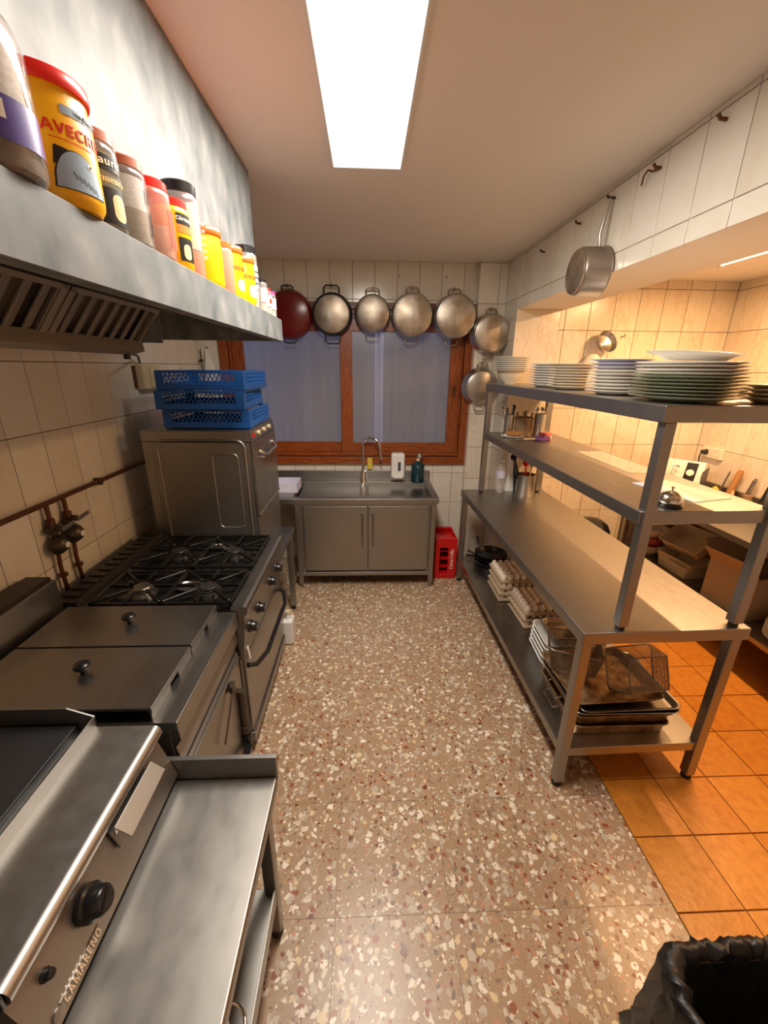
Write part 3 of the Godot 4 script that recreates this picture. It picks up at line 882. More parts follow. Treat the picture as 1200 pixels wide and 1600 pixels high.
func build_left_run() -> void:
	# low steel table under the griddle
	var ht := 0.685
	var t := thing("low_steel_table", "low stainless steel side table carrying the griddle", "table", V(-0.27, 0, -0.92))
	var o := V(0.27, 0, 0.92)
	part(t, "tabletop", MB.new().bb(V(-1.40, ht - 0.04, -0.92), V(-0.272, ht, 0.28), 0.006), M.steel_top, o)
	part(t, "upstand", MB.new().bb(V(-1.40, ht - 0.02, -0.935), V(-0.272, ht + 0.075, -0.918), 0.003), M.steel, o)
	part(t, "undershelf", MB.new().bb(V(-1.38, 0.20, -0.88), V(-0.30, 0.235, 0.26), 0.003).bb(V(-0.304, 0.20, -0.86), V(-0.298, 0.265, 0.24), 0.001), M.steel, o)
	for e in [[-0.315, -0.88], [-1.36, -0.88], [-0.315, 0.24], [-1.36, 0.24]]:
		var g := part(t, "leg", MB.new().box(V(e[0], 0.345, e[1]), V(0.04, 0.62, 0.04), 0.004), M.steel, o)
		part(g, "foot", MB.new().cyl(V(e[0], 0.0, e[1]), V(e[0], 0.04, e[1]), 0.02), M.rubber)
	var pot := thing("stock_pot", "steel pot with round handle under the griddle table", "pot", V(-0.45, 0.235, -0.52))
	part(pot, "body", MB.new().lathe([Vector2(0, 0), Vector2(0.10, 0), Vector2(0.11, 0.012), Vector2(0.11, 0.16), Vector2(0.118, 0.165), Vector2(0.11, 0.17), Vector2(0.104, 0.165), Vector2(0.104, 0.012), Vector2(0, 0.008)], Transform3D.IDENTITY, 30), M.pot_steel)
	part(pot, "handle", MB.new().tube(arc_points(V(0.105, 0.125, 0), V(0, 0, 1), V(1, 0.25, 0).normalized(), 0.055, 0.0, PI, 12), 0.005), M.chrome)
	var ob := thing("oil_bottle", "pale plastic oil bottle lying low under the griddle table", "bottle", V(-0.40, 0.235, -0.24))
	part(ob, "body", MB.new().lathe([Vector2(0, 0), Vector2(0.05, 0), Vector2(0.055, 0.01), Vector2(0.055, 0.13), Vector2(0.035, 0.17), Vector2(0.016, 0.19), Vector2(0.016, 0.20)], Transform3D.IDENTITY, 28), M.tub_plastic)
	part(ob, "cap", MB.new().cyl(V(0, 0.198, 0), V(0, 0.222, 0), 0.018), M.white_plastic)

	# griddle
	var g := thing("griddle", "countertop gas griddle with raised steel splash guard and embossed maker name", "griddle", V(-0.56, ht, -0.9))
	o = V(0.56, -ht, 0.9)
	var z0 := -0.916
	var z1 := -0.392
	part(g, "housing", MB.new().bb(V(-1.18, ht + 0.02, z0), V(-0.63, 0.885, z1), 0.004), M.steel, o)
	# front panel leans out towards its foot
	part(g, "front_panel", MB.new().prism([Vector2(-0.64, 0.88), Vector2(-0.612, 0.875), Vector2(-0.560, 0.712), Vector2(-0.566, 0.704), Vector2(-0.64, 0.704)], z1 - z0, Transform3D(Basis.IDENTITY, V(0, 0, z0))), M.steel_brushed, o)
	var fn := V(0.163, 0.052, 0).normalized()
	var along := V(0.052, -0.163, 0).normalized()
	part(g, "front_ledge", MB.new().bb(V(-0.752, 0.886, z0), V(-0.601, 0.897, z1), 0.0).cyl(V(-0.601, 0.876, z0), V(-0.601, 0.876, z1), 0.021, -1.0, 24), M.steel_brushed, o)
	part(g, "ledge_end_cap", MB.new().bb(V(-0.64, 0.862, z1), V(-0.586, 0.896, z1 + 0.012), 0.004), M.black_plastic, o)
	part(g, "splash_guard", MB.new().bb(V(-0.756, 0.895, z0 + 0.0), V(-0.752, 0.935, z1), 0.001).prism([Vector2(-1.18, 0.89), Vector2(-0.752, 0.89), Vector2(-0.752, 0.935), Vector2(-0.82, 0.965), Vector2(-1.18, 0.965)], 0.004, Transform3D(Basis.IDENTITY, V(0, 0, z0))).prism([Vector2(-1.18, 0.89), Vector2(-0.752, 0.89), Vector2(-0.752, 0.935), Vector2(-0.82, 0.965), Vector2(-1.18, 0.965)], 0.004, Transform3D(Basis.IDENTITY, V(0, 0, z1 - 0.004))).bb(V(-1.18, 0.89, z0), V(-1.176, 0.99, z1), 0.001), M.steel_brushed, o)
	part(g, "cooking_plate", MB.new().bb(V(-1.17, 0.886, z0 + 0.006), V(-0.80, 0.912, z1 - 0.006), 0.004), M.iron_plate, o)
	part(g, "grease_channel", MB.new().bb(V(-0.80, 0.886, z0 + 0.006), V(-0.757, 0.892, z1 - 0.006), 0.0), M.steel_worn, o)
	part(g, "drain_slot", MB.new().prism(rounded(0.026, 0.11, 0.012), 0.002, Transform3D(Basis(V(1, 0, 0), V(0, 0, 1), V(0, -1, 0)), V(-0.777, 0.895, -0.80))), M.black_enamel, o)
	var dt := part(g, "drip_drawer", MB.new().box(V(-0.592, 0.82, -0.755) + fn * 0.003, V(0.006, 0.075, 0.17), 0.002, Basis(fn, -along, fn.cross(-along))), M.steel_brushed, o)
	part(dt, "drawer_pull", MB.new().box(V(-0.562, 0.838, -0.755), V(0.046, 0.004, 0.17), 0.0018, Basis(Vector3.BACK, -0.72)).box(V(-0.580, 0.838, -0.755), V(0.004, 0.020, 0.17), 0.001), M.steel_brushed)
	knob(g, o + V(-0.5845, 0.792, -0.562) + fn * 0.004, fn, 0.031, 0.040, "control_knob")
	knob(g, o + V(-0.590, 0.800, -0.452) + fn * 0.002, fn, 0.010, 0.016, "igniter_knob")
	var nb := Basis(V(0, 0, -1), -along, fn)
	var nm := lettering("CAMARENO", 0.018, 0.0, "Droid Sans", true)
	var emb := part(g, "maker_name", nm, M.chrome)
	emb.transform = Transform3D(nb * Basis.from_scale(V(0.80, 1, 3)), o + V(-0.5665, 0.7305, -0.497) + fn * 0.003)
	part(g, "maker_plate", MB.new().box(V(-0.5668, 0.7305, -0.497) + fn * 0.0015, V(0.003, 0.020, 0.118), 0.0015, Basis(fn, -along, fn.cross(-along))).lathe([Vector2(0, 0), Vector2(0.013, 0), Vector2(0.012, 0.004), Vector2(0, 0.005)], Transform3D(Basis(fn.cross(-along), fn, -along), V(-0.5655, 0.7295, -0.428)), 20), M.steel_brushed, o)
	for e in [[-0.66, z0 + 0.05], [-0.66, z1 - 0.05], [-1.14, z0 + 0.05], [-1.14, z1 - 0.05]]:
		part(g, "foot", MB.new().cyl(V(e[0], ht, e[1]), V(e[0], ht + 0.025, e[1]), 0.018), M.rubber, o)

	# fryer with two lids
	var f := thing("twin_fryer", "stainless twin fryer with two lidded wells", "fryer", V(-0.57, 0, -1.0))
	o = V(0.57, 0, 1.0)
	z0 = -1.585
	z1 = -0.985
	part(f, "body", MB.new().bb(V(-1.33, 0.10, z0), V(-0.60, 0.80, z1), 0.004), M.steel_worn, o)
	part(f, "worktop", MB.new().bb(V(-1.30, 0.795, z0), V(-0.575, 0.832, z1), 0.004), M.steel_worn, o)
	part(f, "front_panel", MB.new().prism([Vector2(-0.60, 0.80), Vector2(-0.575, 0.80), Vector2(-0.572, 0.765), Vector2(-0.592, 0.735), Vector2(-0.585, 0.70), Vector2(-0.590, 0.66), Vector2(-0.60, 0.64)], z1 - z0, Transform3D(Basis.IDENTITY, V(0, 0, z0))), M.steel_worn, o)
	part(f, "door", MB.new().bb(V(-0.60, 0.14, z0 + 0.01), V(-0.588, 0.63, z1 - 0.01), 0.003).bb(V(-0.588, 0.60, z0 + 0.02), V(-0.580, 0.612, z1 - 0.02), 0.002), M.steel_worn, o)
	part(f, "back_guard", MB.new().bb(V(-1.42, 0.80, z0), V(-1.30, 1.00, z1), 0.003), M.steel_worn, o)
	part(f, "flue_rail", MB.new().bb(V(-1.42, 0.985, z0), V(-1.32, 1.012, z1), 0.003), M.grime_black, o)
	for k in 2:
		var za: float = [-1.565, -1.288][k]
		var zb: float = [-1.296, -0.995][k]
		var lid := part(f, "lid", MB.new().bb(V(-1.27, 0.868, za), V(-0.648, 0.880, zb), 0.003).bb(V(-1.27, 0.833, za), V(-1.262, 0.87, zb), 0.001).bb(V(-0.66, 0.862, za), V(-0.648, 0.87, zb), 0.0).bb(V(-0.656, 0.833, za), V(-0.650, 0.87, za + 0.105), 0.001).bb(V(-0.656, 0.833, zb - 0.125), V(-0.650, 0.87, zb), 0.001), M.steel_worn, o)
		part(lid, "lid_knob", MB.new().lathe([Vector2(0, 0), Vector2(0.010, 0), Vector2(0.009, 0.014), Vector2(0.022, 0.020), Vector2(0.026, 0.028), Vector2(0.022, 0.036), Vector2(0, 0.040)], Transform3D(Basis.IDENTITY, V(-0.945, 0.88, [-1.44, -1.155][k])), 22, TAU, 55), M.black_plastic)
	part(f, "drain_pipe", MB.new().cyl(V(-0.575, 0.10, -1.52), V(-0.575, 0.46, -1.52), 0.017).cyl(V(-0.575, 0.22, -1.52), V(-0.575, 0.26, -1.52), 0.024), M.valve, o)
	part(f, "drain_valve", MB.new().cyl(V(-0.575, 0.14, -1.52), V(-0.575, 0.21, -1.52), 0.024).bb(V(-0.572, 0.15, -1.50), V(-0.545, 0.165, -1.43), 0.003), M.black_plastic, o)
	part(f, "latch_rod", MB.new().tube([V(-0.574, 0.55, -1.42), V(-0.570, 0.50, -1.36), V(-0.570, 0.42, -1.27)], 0.004, 6).bb(V(-0.585, 0.54, -1.45), V(-0.568, 0.58, -1.41), 0.004), M.valve, o)
	for e in [[-0.65, z0 + 0.06], [-0.65, z1 - 0.06], [-1.28, z0 + 0.06], [-1.28, z1 - 0.06]]:
		part(f, "foot", MB.new().cyl(V(e[0], 0, e[1]), V(e[0], 0.11, e[1]), 0.022), M.steel_worn, o)

	build_range()
	build_dishwasher()
	build_gas()

func build_range() -> void:
	var z0 := -2.405
	var z1 := -1.592
	var r := thing("gas_range", "four burner stainless gas range with oven and black knobs", "range", V(-0.54, 0, -1.6))
	var o := V(0.54, 0, 1.6)
	part(r, "body", MB.new().bb(V(-1.28, 0.08, z0), V(-0.585, 0.80, z1), 0.004), M.steel_worn, o)
	part(r, "cooktop", MB.new().bb(V(-1.30, 0.795, z0), V(-0.60, 0.822, z1), 0.003), M.steel_worn, o)
	part(r, "front_rail", MB.new().prism([Vector2(-0.60, 0.80), Vector2(-0.60, 0.850), Vector2(-0.548, 0.852), Vector2(-0.535, 0.846), Vector2(-0.530, 0.832), Vector2(-0.533, 0.815), Vector2(-0.545, 0.80)], z1 - z0, Transform3D(Basis.IDENTITY, V(0, 0, z0))), M.steel_worn, o)
	part(r, "rear_rail", MB.new().bb(V(-1.245, 0.82, z0), V(-1.215, 0.853, z1), 0.002), M.steel_worn, o)
	part(r, "flue_grille", MB.new().bb(V(-1.36, 0.80, z0), V(-1.25, 0.882, z1 - 0.0), 0.003), M.grime_black, o)
	for k in 12:
		part(r, "flue_slot", MB.new().bb(V(-1.34, 0.882, z0 + 0.04 + k * 0.063), V(-1.27, 0.889, z0 + 0.075 + k * 0.063), 0.001), M.black_iron, o)
	part(r, "far_edge_rail", MB.new().bb(V(-1.22, 0.82, z0), V(-0.60, 0.852, z0 + 0.02), 0.002).bb(V(-1.22, 0.82, -1.945), V(-0.60, 0.846, -1.92), 0.002), M.steel_worn, o)
	# knob panel leans back towards its foot
	var pn := V(0.20, 0.02, 0).normalized()
	part(r, "control_panel", MB.new().prism([Vector2(-0.60, 0.80), Vector2(-0.545, 0.80), Vector2(-0.568, 0.57), Vector2(-0.60, 0.57)], z1 - z0, Transform3D(Basis.IDENTITY, V(0, 0, z0))), M.steel_worn, o)
	part(r, "panel_tape", MB.new().box(V(-0.558, 0.575, -1.635), V(0.003, 0.085, 0.018), 0.001, Basis(V(1, 0, 0), 0.25)), M.paper_white, o)
	for z in [-1.685, -1.845, -2.12, -2.285]:
		knob(r, o + V(-0.557, 0.69, z), V(0.23, -0.023, 0), 0.026, 0.036)
	var d := part(r, "oven_door", MB.new().bb(V(-0.59, 0.13, z0 + 0.015), V(-0.570, 0.56, z1 - 0.015), 0.004), M.steel_worn, o)
	part(d, "door_handle", MB.new().tube([V(-0.57, 0.50, -1.64), V(-0.535, 0.49, -1.66), V(-0.512, 0.47, -1.78), V(-0.510, 0.47, -2.24), V(-0.535, 0.49, -2.34), V(-0.57, 0.50, -2.36)], 0.012, 10), M.black_plastic)
	part(r, "plinth", MB.new().bb(V(-0.59, 0.07, z0 + 0.005), V(-0.560, 0.125, z1 - 0.005), 0.004), M.steel_worn, o)
	for e in [[-0.64, z0 + 0.05], [-0.64, z1 - 0.05], [-1.22, z0 + 0.05], [-1.22, z1 - 0.05]]:
		part(r, "foot", MB.new().cyl(V(e[0], 0, e[1]), V(e[0], 0.08, e[1]), 0.022), M.steel_worn, o)
	# burners in two enamel wells, a cast grate over each pair
	for k in 2:
		var za: float = [-2.38, -1.915][k]
		var zb: float = [-1.95, -1.60][k]
		var zc := (za + zb) / 2
		part(r, "enamel_well", MB.new().bb(V(-1.21, 0.822, za), V(-0.605, 0.828, zb), 0.002), M.black_enamel, o)
		for i in 2:
			var xc: float = [-0.755, -1.06][i]
			var bu := part(r, "burner", MB.new().lathe([Vector2(0.02, 0), Vector2(0.062, 0), Vector2(0.055, 0.014), Vector2(0.048, 0.016), Vector2(0.048, 0.024), Vector2(0.030, 0.028), Vector2(0.028, 0.010)], Transform3D(Basis.IDENTITY, o + V(xc, 0.828, zc)), 28), M.steel_worn if (k == 1 and i == 1) else M.black_iron)
			part(bu, "burner_cap", MB.new().lathe([Vector2(0, 0.03), Vector2(0.034, 0.03), Vector2(0.040, 0.034), Vector2(0.036, 0.040), Vector2(0, 0.042)], Transform3D(Basis.IDENTITY, o + V(xc, 0.828, zc)), 24), M.steel_worn if (k == 1 and i == 1) else M.black_iron)
			var gr := MB.new()
			var hw := 0.147
			var hz := (zb - za) / 2 - 0.008
			for e in [[V(-hw, 0, -hz), V(hw, 0, -hz)], [V(hw, 0, -hz), V(hw, 0, hz)], [V(hw, 0, hz), V(-hw, 0, hz)], [V(-hw, 0, hz), V(-hw, 0, -hz)]]:
				var mid: Vector3 = (e[0] + e[1]) / 2
				gr.box(mid, (e[1] - e[0]).abs() + V(0.014, 0.012, 0.014), 0.003)
			for a in 8:
				var dir := V(cos(a * PI / 4 + 0.0), 0, sin(a * PI / 4 + 0.0))
				var reach: float = minf(hw / maxf(absf(dir.x), 0.01), hz / maxf(absf(dir.z), 0.01))
				var p := dir * 0.058
				var q := dir * reach
				gr.box((p + q) / 2 + V(0, 0.006, 0), V(p.distance_to(q), 0.018, 0.015), 0.005, Basis(Vector3.UP, -atan2(dir.z, dir.x)))
			part(r, "pan_support", gr, M.black_enamel, o + V(xc, 0.862, zc))
	# spoon rest on a burner, a bright deflector plate by each front pair
	for e in [[-0.86, -1.80], [-0.86, -2.26]]:
		part(r, "deflector", MB.new().lathe([Vector2(0.0, 0), Vector2(0.07, 0.004), Vector2(0.075, 0.010)], Transform3D(Basis(V(1, 0, 0), 0.1) * Basis.from_scale(V(1, 1, 0.55)), o + V(e[0], 0.832, e[1])), 24), M.steel)
	var jug := thing("plastic_jug", "white plastic jug standing on the floor beside the oven", "jug", V(-0.555, 0, -2.50))
	part(jug, "body", MB.new().bb(V(-0.04, 0, -0.055), V(0.04, 0.19, 0.055), 0.014), M.white_plastic)
	part(jug, "neck", MB.new().cyl(V(0, 0.185, 0.0), V(0, 0.225, 0.0), 0.026, 0.018), M.white_plastic)
	part(jug, "cap", MB.new().cyl(V(0, 0.222, 0), V(0, 0.245, 0), 0.021), M.old_plastic)

func build_dishwasher() -> void:
	var z0 := -3.035
	var z1 := -2.425
	var yb := 0.665
	var s := thing("dishwasher_stand", "low stainless stand with square legs under the dishwasher", "stand", V(-0.59, 0, -2.43))
	var o := V(0.59, 0, 2.43)
	part(s, "stand_top", MB.new().bb(V(-1.32, 0.625, -3.04), V(-0.575, yb, -2.42), 0.004), M.steel, o)
	for e in [[-0.595, -2.92], [-1.30, -2.92], [-1.30, -2.45], [-0.68, -2.45]]:
		var g := part(s, "leg", MB.new().box(V(e[0], 0.335, e[1]), V(0.04, 0.60, 0.04), 0.003), M.steel_brushed, o)
		part(g, "foot", MB.new().cyl(V(e[0], 0, e[1]), V(e[0], 0.036, e[1]), 0.018), M.rubber)
	var d := thing("dishwasher", "stainless front loading dishwasher carrying blue racks", "dishwasher", V(-0.66, yb, -2.43))
	o = V(0.66, -yb, 2.43)
	var x0 := -1.30
	var x1 := -0.665
	part(d, "body", MB.new().bb(V(x0, yb, z0), V(x1 - 0.02, 1.43, z1 - 0.004), 0.004), M.steel_worn, o)
	part(d, "top_cover", MB.new().bb(V(x0, 1.43, z0), V(x1 - 0.02, 1.495, z1), 0.004), M.steel_brushed, o)
	part(d, "corner_post", MB.new().bb(V(x0, yb, z1 - 0.02), V(x0 + 0.055, 1.43, z1), 0.003), M.steel_brushed, o)
	# pressed ribs on the side panel
	var rib := MB.new()
	var zz := z1 + 0.0005
	var ro := []
	for p in rounded(0.50, 0.64, 0.05, 6, Vector2(-0.965, 1.12)):
		ro.append(V(p.x, p.y, zz))
	rib.tube(ro, 0.007, 8, true)
	part(d, "pressed_rib", rib, M.steel_brushed, o)
	ro = []
	for p in rounded(0.15, 0.46, 0.03, 6, Vector2(-0.835, 1.13)):
		ro.append(V(p.x, p.y, zz))
	part(d, "pressed_rib", MB.new().tube(ro, 0.005, 8, true), M.steel_brushed, o)
	part(d, "side_panel", MB.new().bb(V(x0 + 0.06, yb + 0.01, z1 - 0.004), V(x1 - 0.022, 1.425, z1 + 0.0), 0.001), M.steel_brushed, o)
	for x in [-1.20, -0.79]:
		part(d, "screw", MB.new().cyl(V(x, 1.46, z1 - 0.002), V(x, 1.46, z1 + 0.003), 0.007), M.steel_worn, o)
	var door := part(d, "door", MB.new().bb(V(x1 - 0.02, 0.97, z0 + 0.004), V(x1, 1.425, z1 - 0.002), 0.003), M.steel, o)
	part(door, "door_handle", MB.new().tube([V(x1, 1.36, -2.545), V(x1 + 0.02, 1.345, -2.555), V(x1 + 0.034, 1.325, -2.60), V(x1 + 0.034, 1.325, -2.86), V(x1 + 0.02, 1.345, -2.905), V(x1, 1.36, -2.915)], 0.010, 10).bb(V(x1, 1.312, -2.90), V(x1 + 0.034, 1.318, -2.56), 0.002), M.chrome)
	part(door, "door_edge_glint", MB.new().bb(V(x1 - 0.004, 0.970, z0 + 0.004), V(x1 + 0.004, 0.982, z1 - 0.002), 0.002), M.chrome)  # bright chrome strip stands in for the highlight along the door bottom
	part(d, "control_strip", MB.new().prism([Vector2(x1 - 0.02, 1.43), Vector2(x1 - 0.002, 1.43), Vector2(x1 - 0.018, 1.50), Vector2(x1 - 0.02, 1.50)], z1 - z0, Transform3D(Basis.IDENTITY, V(0, 0, z0))), M.steel, o)
	part(d, "start_switch", MB.new().bb(V(x1 - 0.012, 1.45, -2.50), V(x1 - 0.004, 1.475, -2.47), 0.002), M.red_plastic, o)
	for k in 3:
		part(d, "control_dial", MB.new().cyl(V(x1 - 0.014, 1.463, -2.60 - k * 0.14), V(x1 + 0.004, 1.463, -2.60 - k * 0.14), 0.014), M.old_plastic, o)
	part(d, "lower_panel", MB.new().bb(V(x1 - 0.02, yb, z0 + 0.004), V(x1 - 0.004, 0.965, z1 - 0.004), 0.003), M.steel_brushed, o)
	# racks
	var rack := make_rack("blue plastic dishwasher rack at the bottom of its stack")
	rack.position = V(-0.935, 1.501, -2.735)
	copy(rack, "dishwasher_rack", V(-0.965, 1.608, -2.725), 0.03, "blue plastic dishwasher rack in the middle of its stack")
	copy(rack, "dishwasher_rack", V(-0.945, 1.715, -2.740), -0.02, "blue plastic dishwasher rack on top of its stack")

func make_rack(label: String) -> Node3D:
	var r := thing("dishwasher_rack", label, "rack", Vector3.ZERO, 0.0, "blue dishwasher racks")
	var h := 0.25
	var ring_ := func(y0, y1, s, th):
		var b := MB.new()
		b.bb(V(-s, y0, s - th), V(s, y1, s), 0.003).bb(V(-s, y0, -s), V(s, y1, -s + th), 0.003)
		b.bb(V(-s, y0, -s + th), V(-s + th, y1, s - th), 0.003).bb(V(s - th, y0, -s + th), V(s, y1, s - th), 0.003)
		return b
	part(r, "base_band", ring_.call(0.0, 0.034, h, 0.006), M.blue_plastic)
	part(r, "rim", ring_.call(0.092, 0.106, h - 0.002, 0.007), M.blue_plastic)
	for sx in [-1, 1]:
		for sz in [-1, 1]:
			part(r, "corner", MB.new().bb(V(sx * (h - 0.001), 0.03, sz * (h - 0.001)), V(sx * (h - 0.05), 0.10, sz * (h - 0.005)), 0.002).bb(V(sx * (h - 0.001), 0.03, sz * (h - 0.001)), V(sx * (h - 0.005), 0.10, sz * (h - 0.05)), 0.002), M.blue_plastic)
	for side in 4:
		var b := MB.new()
		var bs := Basis(Vector3.UP, side * PI / 2)
		for k in 17:
			var x := -0.20 + k * 0.025
			for sg in [-1, 1]:
				b.box(bs * V(x, 0.063, h - 0.004), V(0.0035, 0.070, 0.004), 0.0, bs * Basis(V(0, 0, 1), sg * 0.55))
		part(r, "lattice_side", b, M.blue_plastic)
	var gb := MB.new()
	for k in 11:
		var x := -0.23 + k * 0.046
		gb.bb(V(x - 0.004, 0.012, -h + 0.005), V(x + 0.004, 0.02, h - 0.005), 0.0).bb(V(-h + 0.005, 0.012, x - 0.004), V(h - 0.005, 0.02, x + 0.004), 0.0)
	gb.bb(V(-h + 0.005, 0.006, -h + 0.005), V(h - 0.005, 0.012, h - 0.005), 0.0)  # solid sheet added under the grid to darken the rack inside
	part(r, "grid_with_added_sheet", gb, M.blue_plastic)
	part(r, "grip", MB.new().bb(V(h - 0.001, 0.004, -0.03), V(h + 0.001, 0.02, 0.03), 0.0).bb(V(-0.07, 0.004, h - 0.001), V(0.07, 0.028, h + 0.0015), 0.0), M.blue_plastic)
	return r

func build_gas() -> void:
	var x := XL + 0.026
	var g := thing("gas_pipe", "brown gas pipe with two regulators on the tiled wall", "pipe", V(x, 1.262, -1.77))
	var o := V(-x, -1.262, 1.77)
	part(g, "main_pipe", MB.new().tube([V(x, 1.262, -0.95), V(x, 1.264, -2.7)], 0.011, 10), M.copper, o)
	for z in [-2.18, -1.30]:
		part(g, "pipe_clip", MB.new().bb(V(XL + 0.001, 1.244, z - 0.012), V(x + 0.014, 1.28, z + 0.012), 0.003), M.valve, o)
	for k in 2:
		var z: float = [-1.79, -1.90][k]
		var dy: float = [0.0, 0.012][k]
		part(g, "branch_pipe", MB.new().tube([V(x, 1.26, z), V(x, 1.18, z)], 0.010, 8).cyl(V(x, 1.19, z), V(x, 1.165, z), 0.018), M.copper, o)
		part(g, "tap", MB.new().cyl(V(x, 1.17, z), V(x, 1.12 + dy, z), 0.019).cyl(V(x - 0.01, 1.145 + dy, z), V(x + 0.04, 1.145 + dy, z), 0.014).cyl(V(x, 1.145, z + 0.035), V(x, 1.145, z - 0.03), 0.013), M.valve, o)
		part(g, "tap_lever", MB.new().box(V(x + 0.042, 1.143 + dy, z - 0.045), V(0.008, 0.022, 0.085), 0.004, Basis(V(1, 0, 0), 0.1)), M.pot_steel, o)
		var body := part(g, "regulator", MB.new().lathe([Vector2(0, -0.012), Vector2(0.040, -0.010), Vector2(0.048, 0.0), Vector2(0.046, 0.012), Vector2(0.030, 0.034), Vector2(0.020, 0.042), Vector2(0, 0.044)], Transform3D(Basis(V(0, 0, 1), V(1, 0, 0), V(0, 1, 0)), V(x + 0.006, 1.068 + dy, z)), 26), M.valve, o)
		part(body, "regulator_dot", MB.new().cyl(V(x + 0.049, 1.068 + dy, z), V(x + 0.052, 1.068 + dy, z), 0.014), M.paper_white)
		part(g, "lower_pipe", MB.new().tube([V(x, 1.13, z), V(x, 1.06, z), V(x, 0.96, z + 0.01), V(x, 0.83, z + 0.005)], 0.009, 8).cyl(V(x, 0.91, z + 0.006), V(x, 0.925, z + 0.006), 0.018), M.copper, o)
	var jb := thing("junction_box", "yellowed plastic junction box on the tiled wall by the racks", "electrical box", V(XL, 1.70, -2.87))
	part(jb, "box", MB.new().bb(V(0, 0, -0.12), V(0.055, 0.15, 0.10), 0.006), M.old_plastic)
	part(jb, "cover", MB.new().bb(V(0.055, 0.01, -0.11), V(0.063, 0.14, 0.02), 0.003).cyl(V(0.06, 0.085, -0.08), V(0.066, 0.085, -0.08), 0.022), M.old_plastic)
	part(jb, "bracket", MB.new().bb(V(0.001, 0.01, 0.10), V(0.012, 0.145, 0.125), 0.002), M.copper)
	var cl := thing("hanging_cloth", "white cloth hanging from a hook behind the racks", "cloth", V(XL + 0.09, 1.62, ZB + 0.02))
	var rows := []
	for j in 9:
		var row := []
		for i in 9:
			var f := float(j) / 8
			row.append(V(lerpf(0.01, 0.075, f) * (i / 4.0 - 1.0) + 0.02 * f, 0.36 * (1.0 - f), 0.02 + 0.012 * sin(i * 2.1) * f))
		rows.append(row)
	part(cl, "fabric", MB.new().grid(rows), M.paper_white)
	part(cl, "hook", MB.new().tube([V(0, 0.37, -0.02), V(0, 0.37, 0.02), V(0, 0.385, 0.03)], 0.004, 6), M.valve)
	part(cl, "hanging_chain", MB.new().tube([V(-0.06, 0.36, 0.0), V(-0.06, 0.05, 0.0)], 0.004, 6).cyl(V(-0.06, 0.27, -0.01), V(-0.06, 0.27, 0.02), 0.012), M.valve)

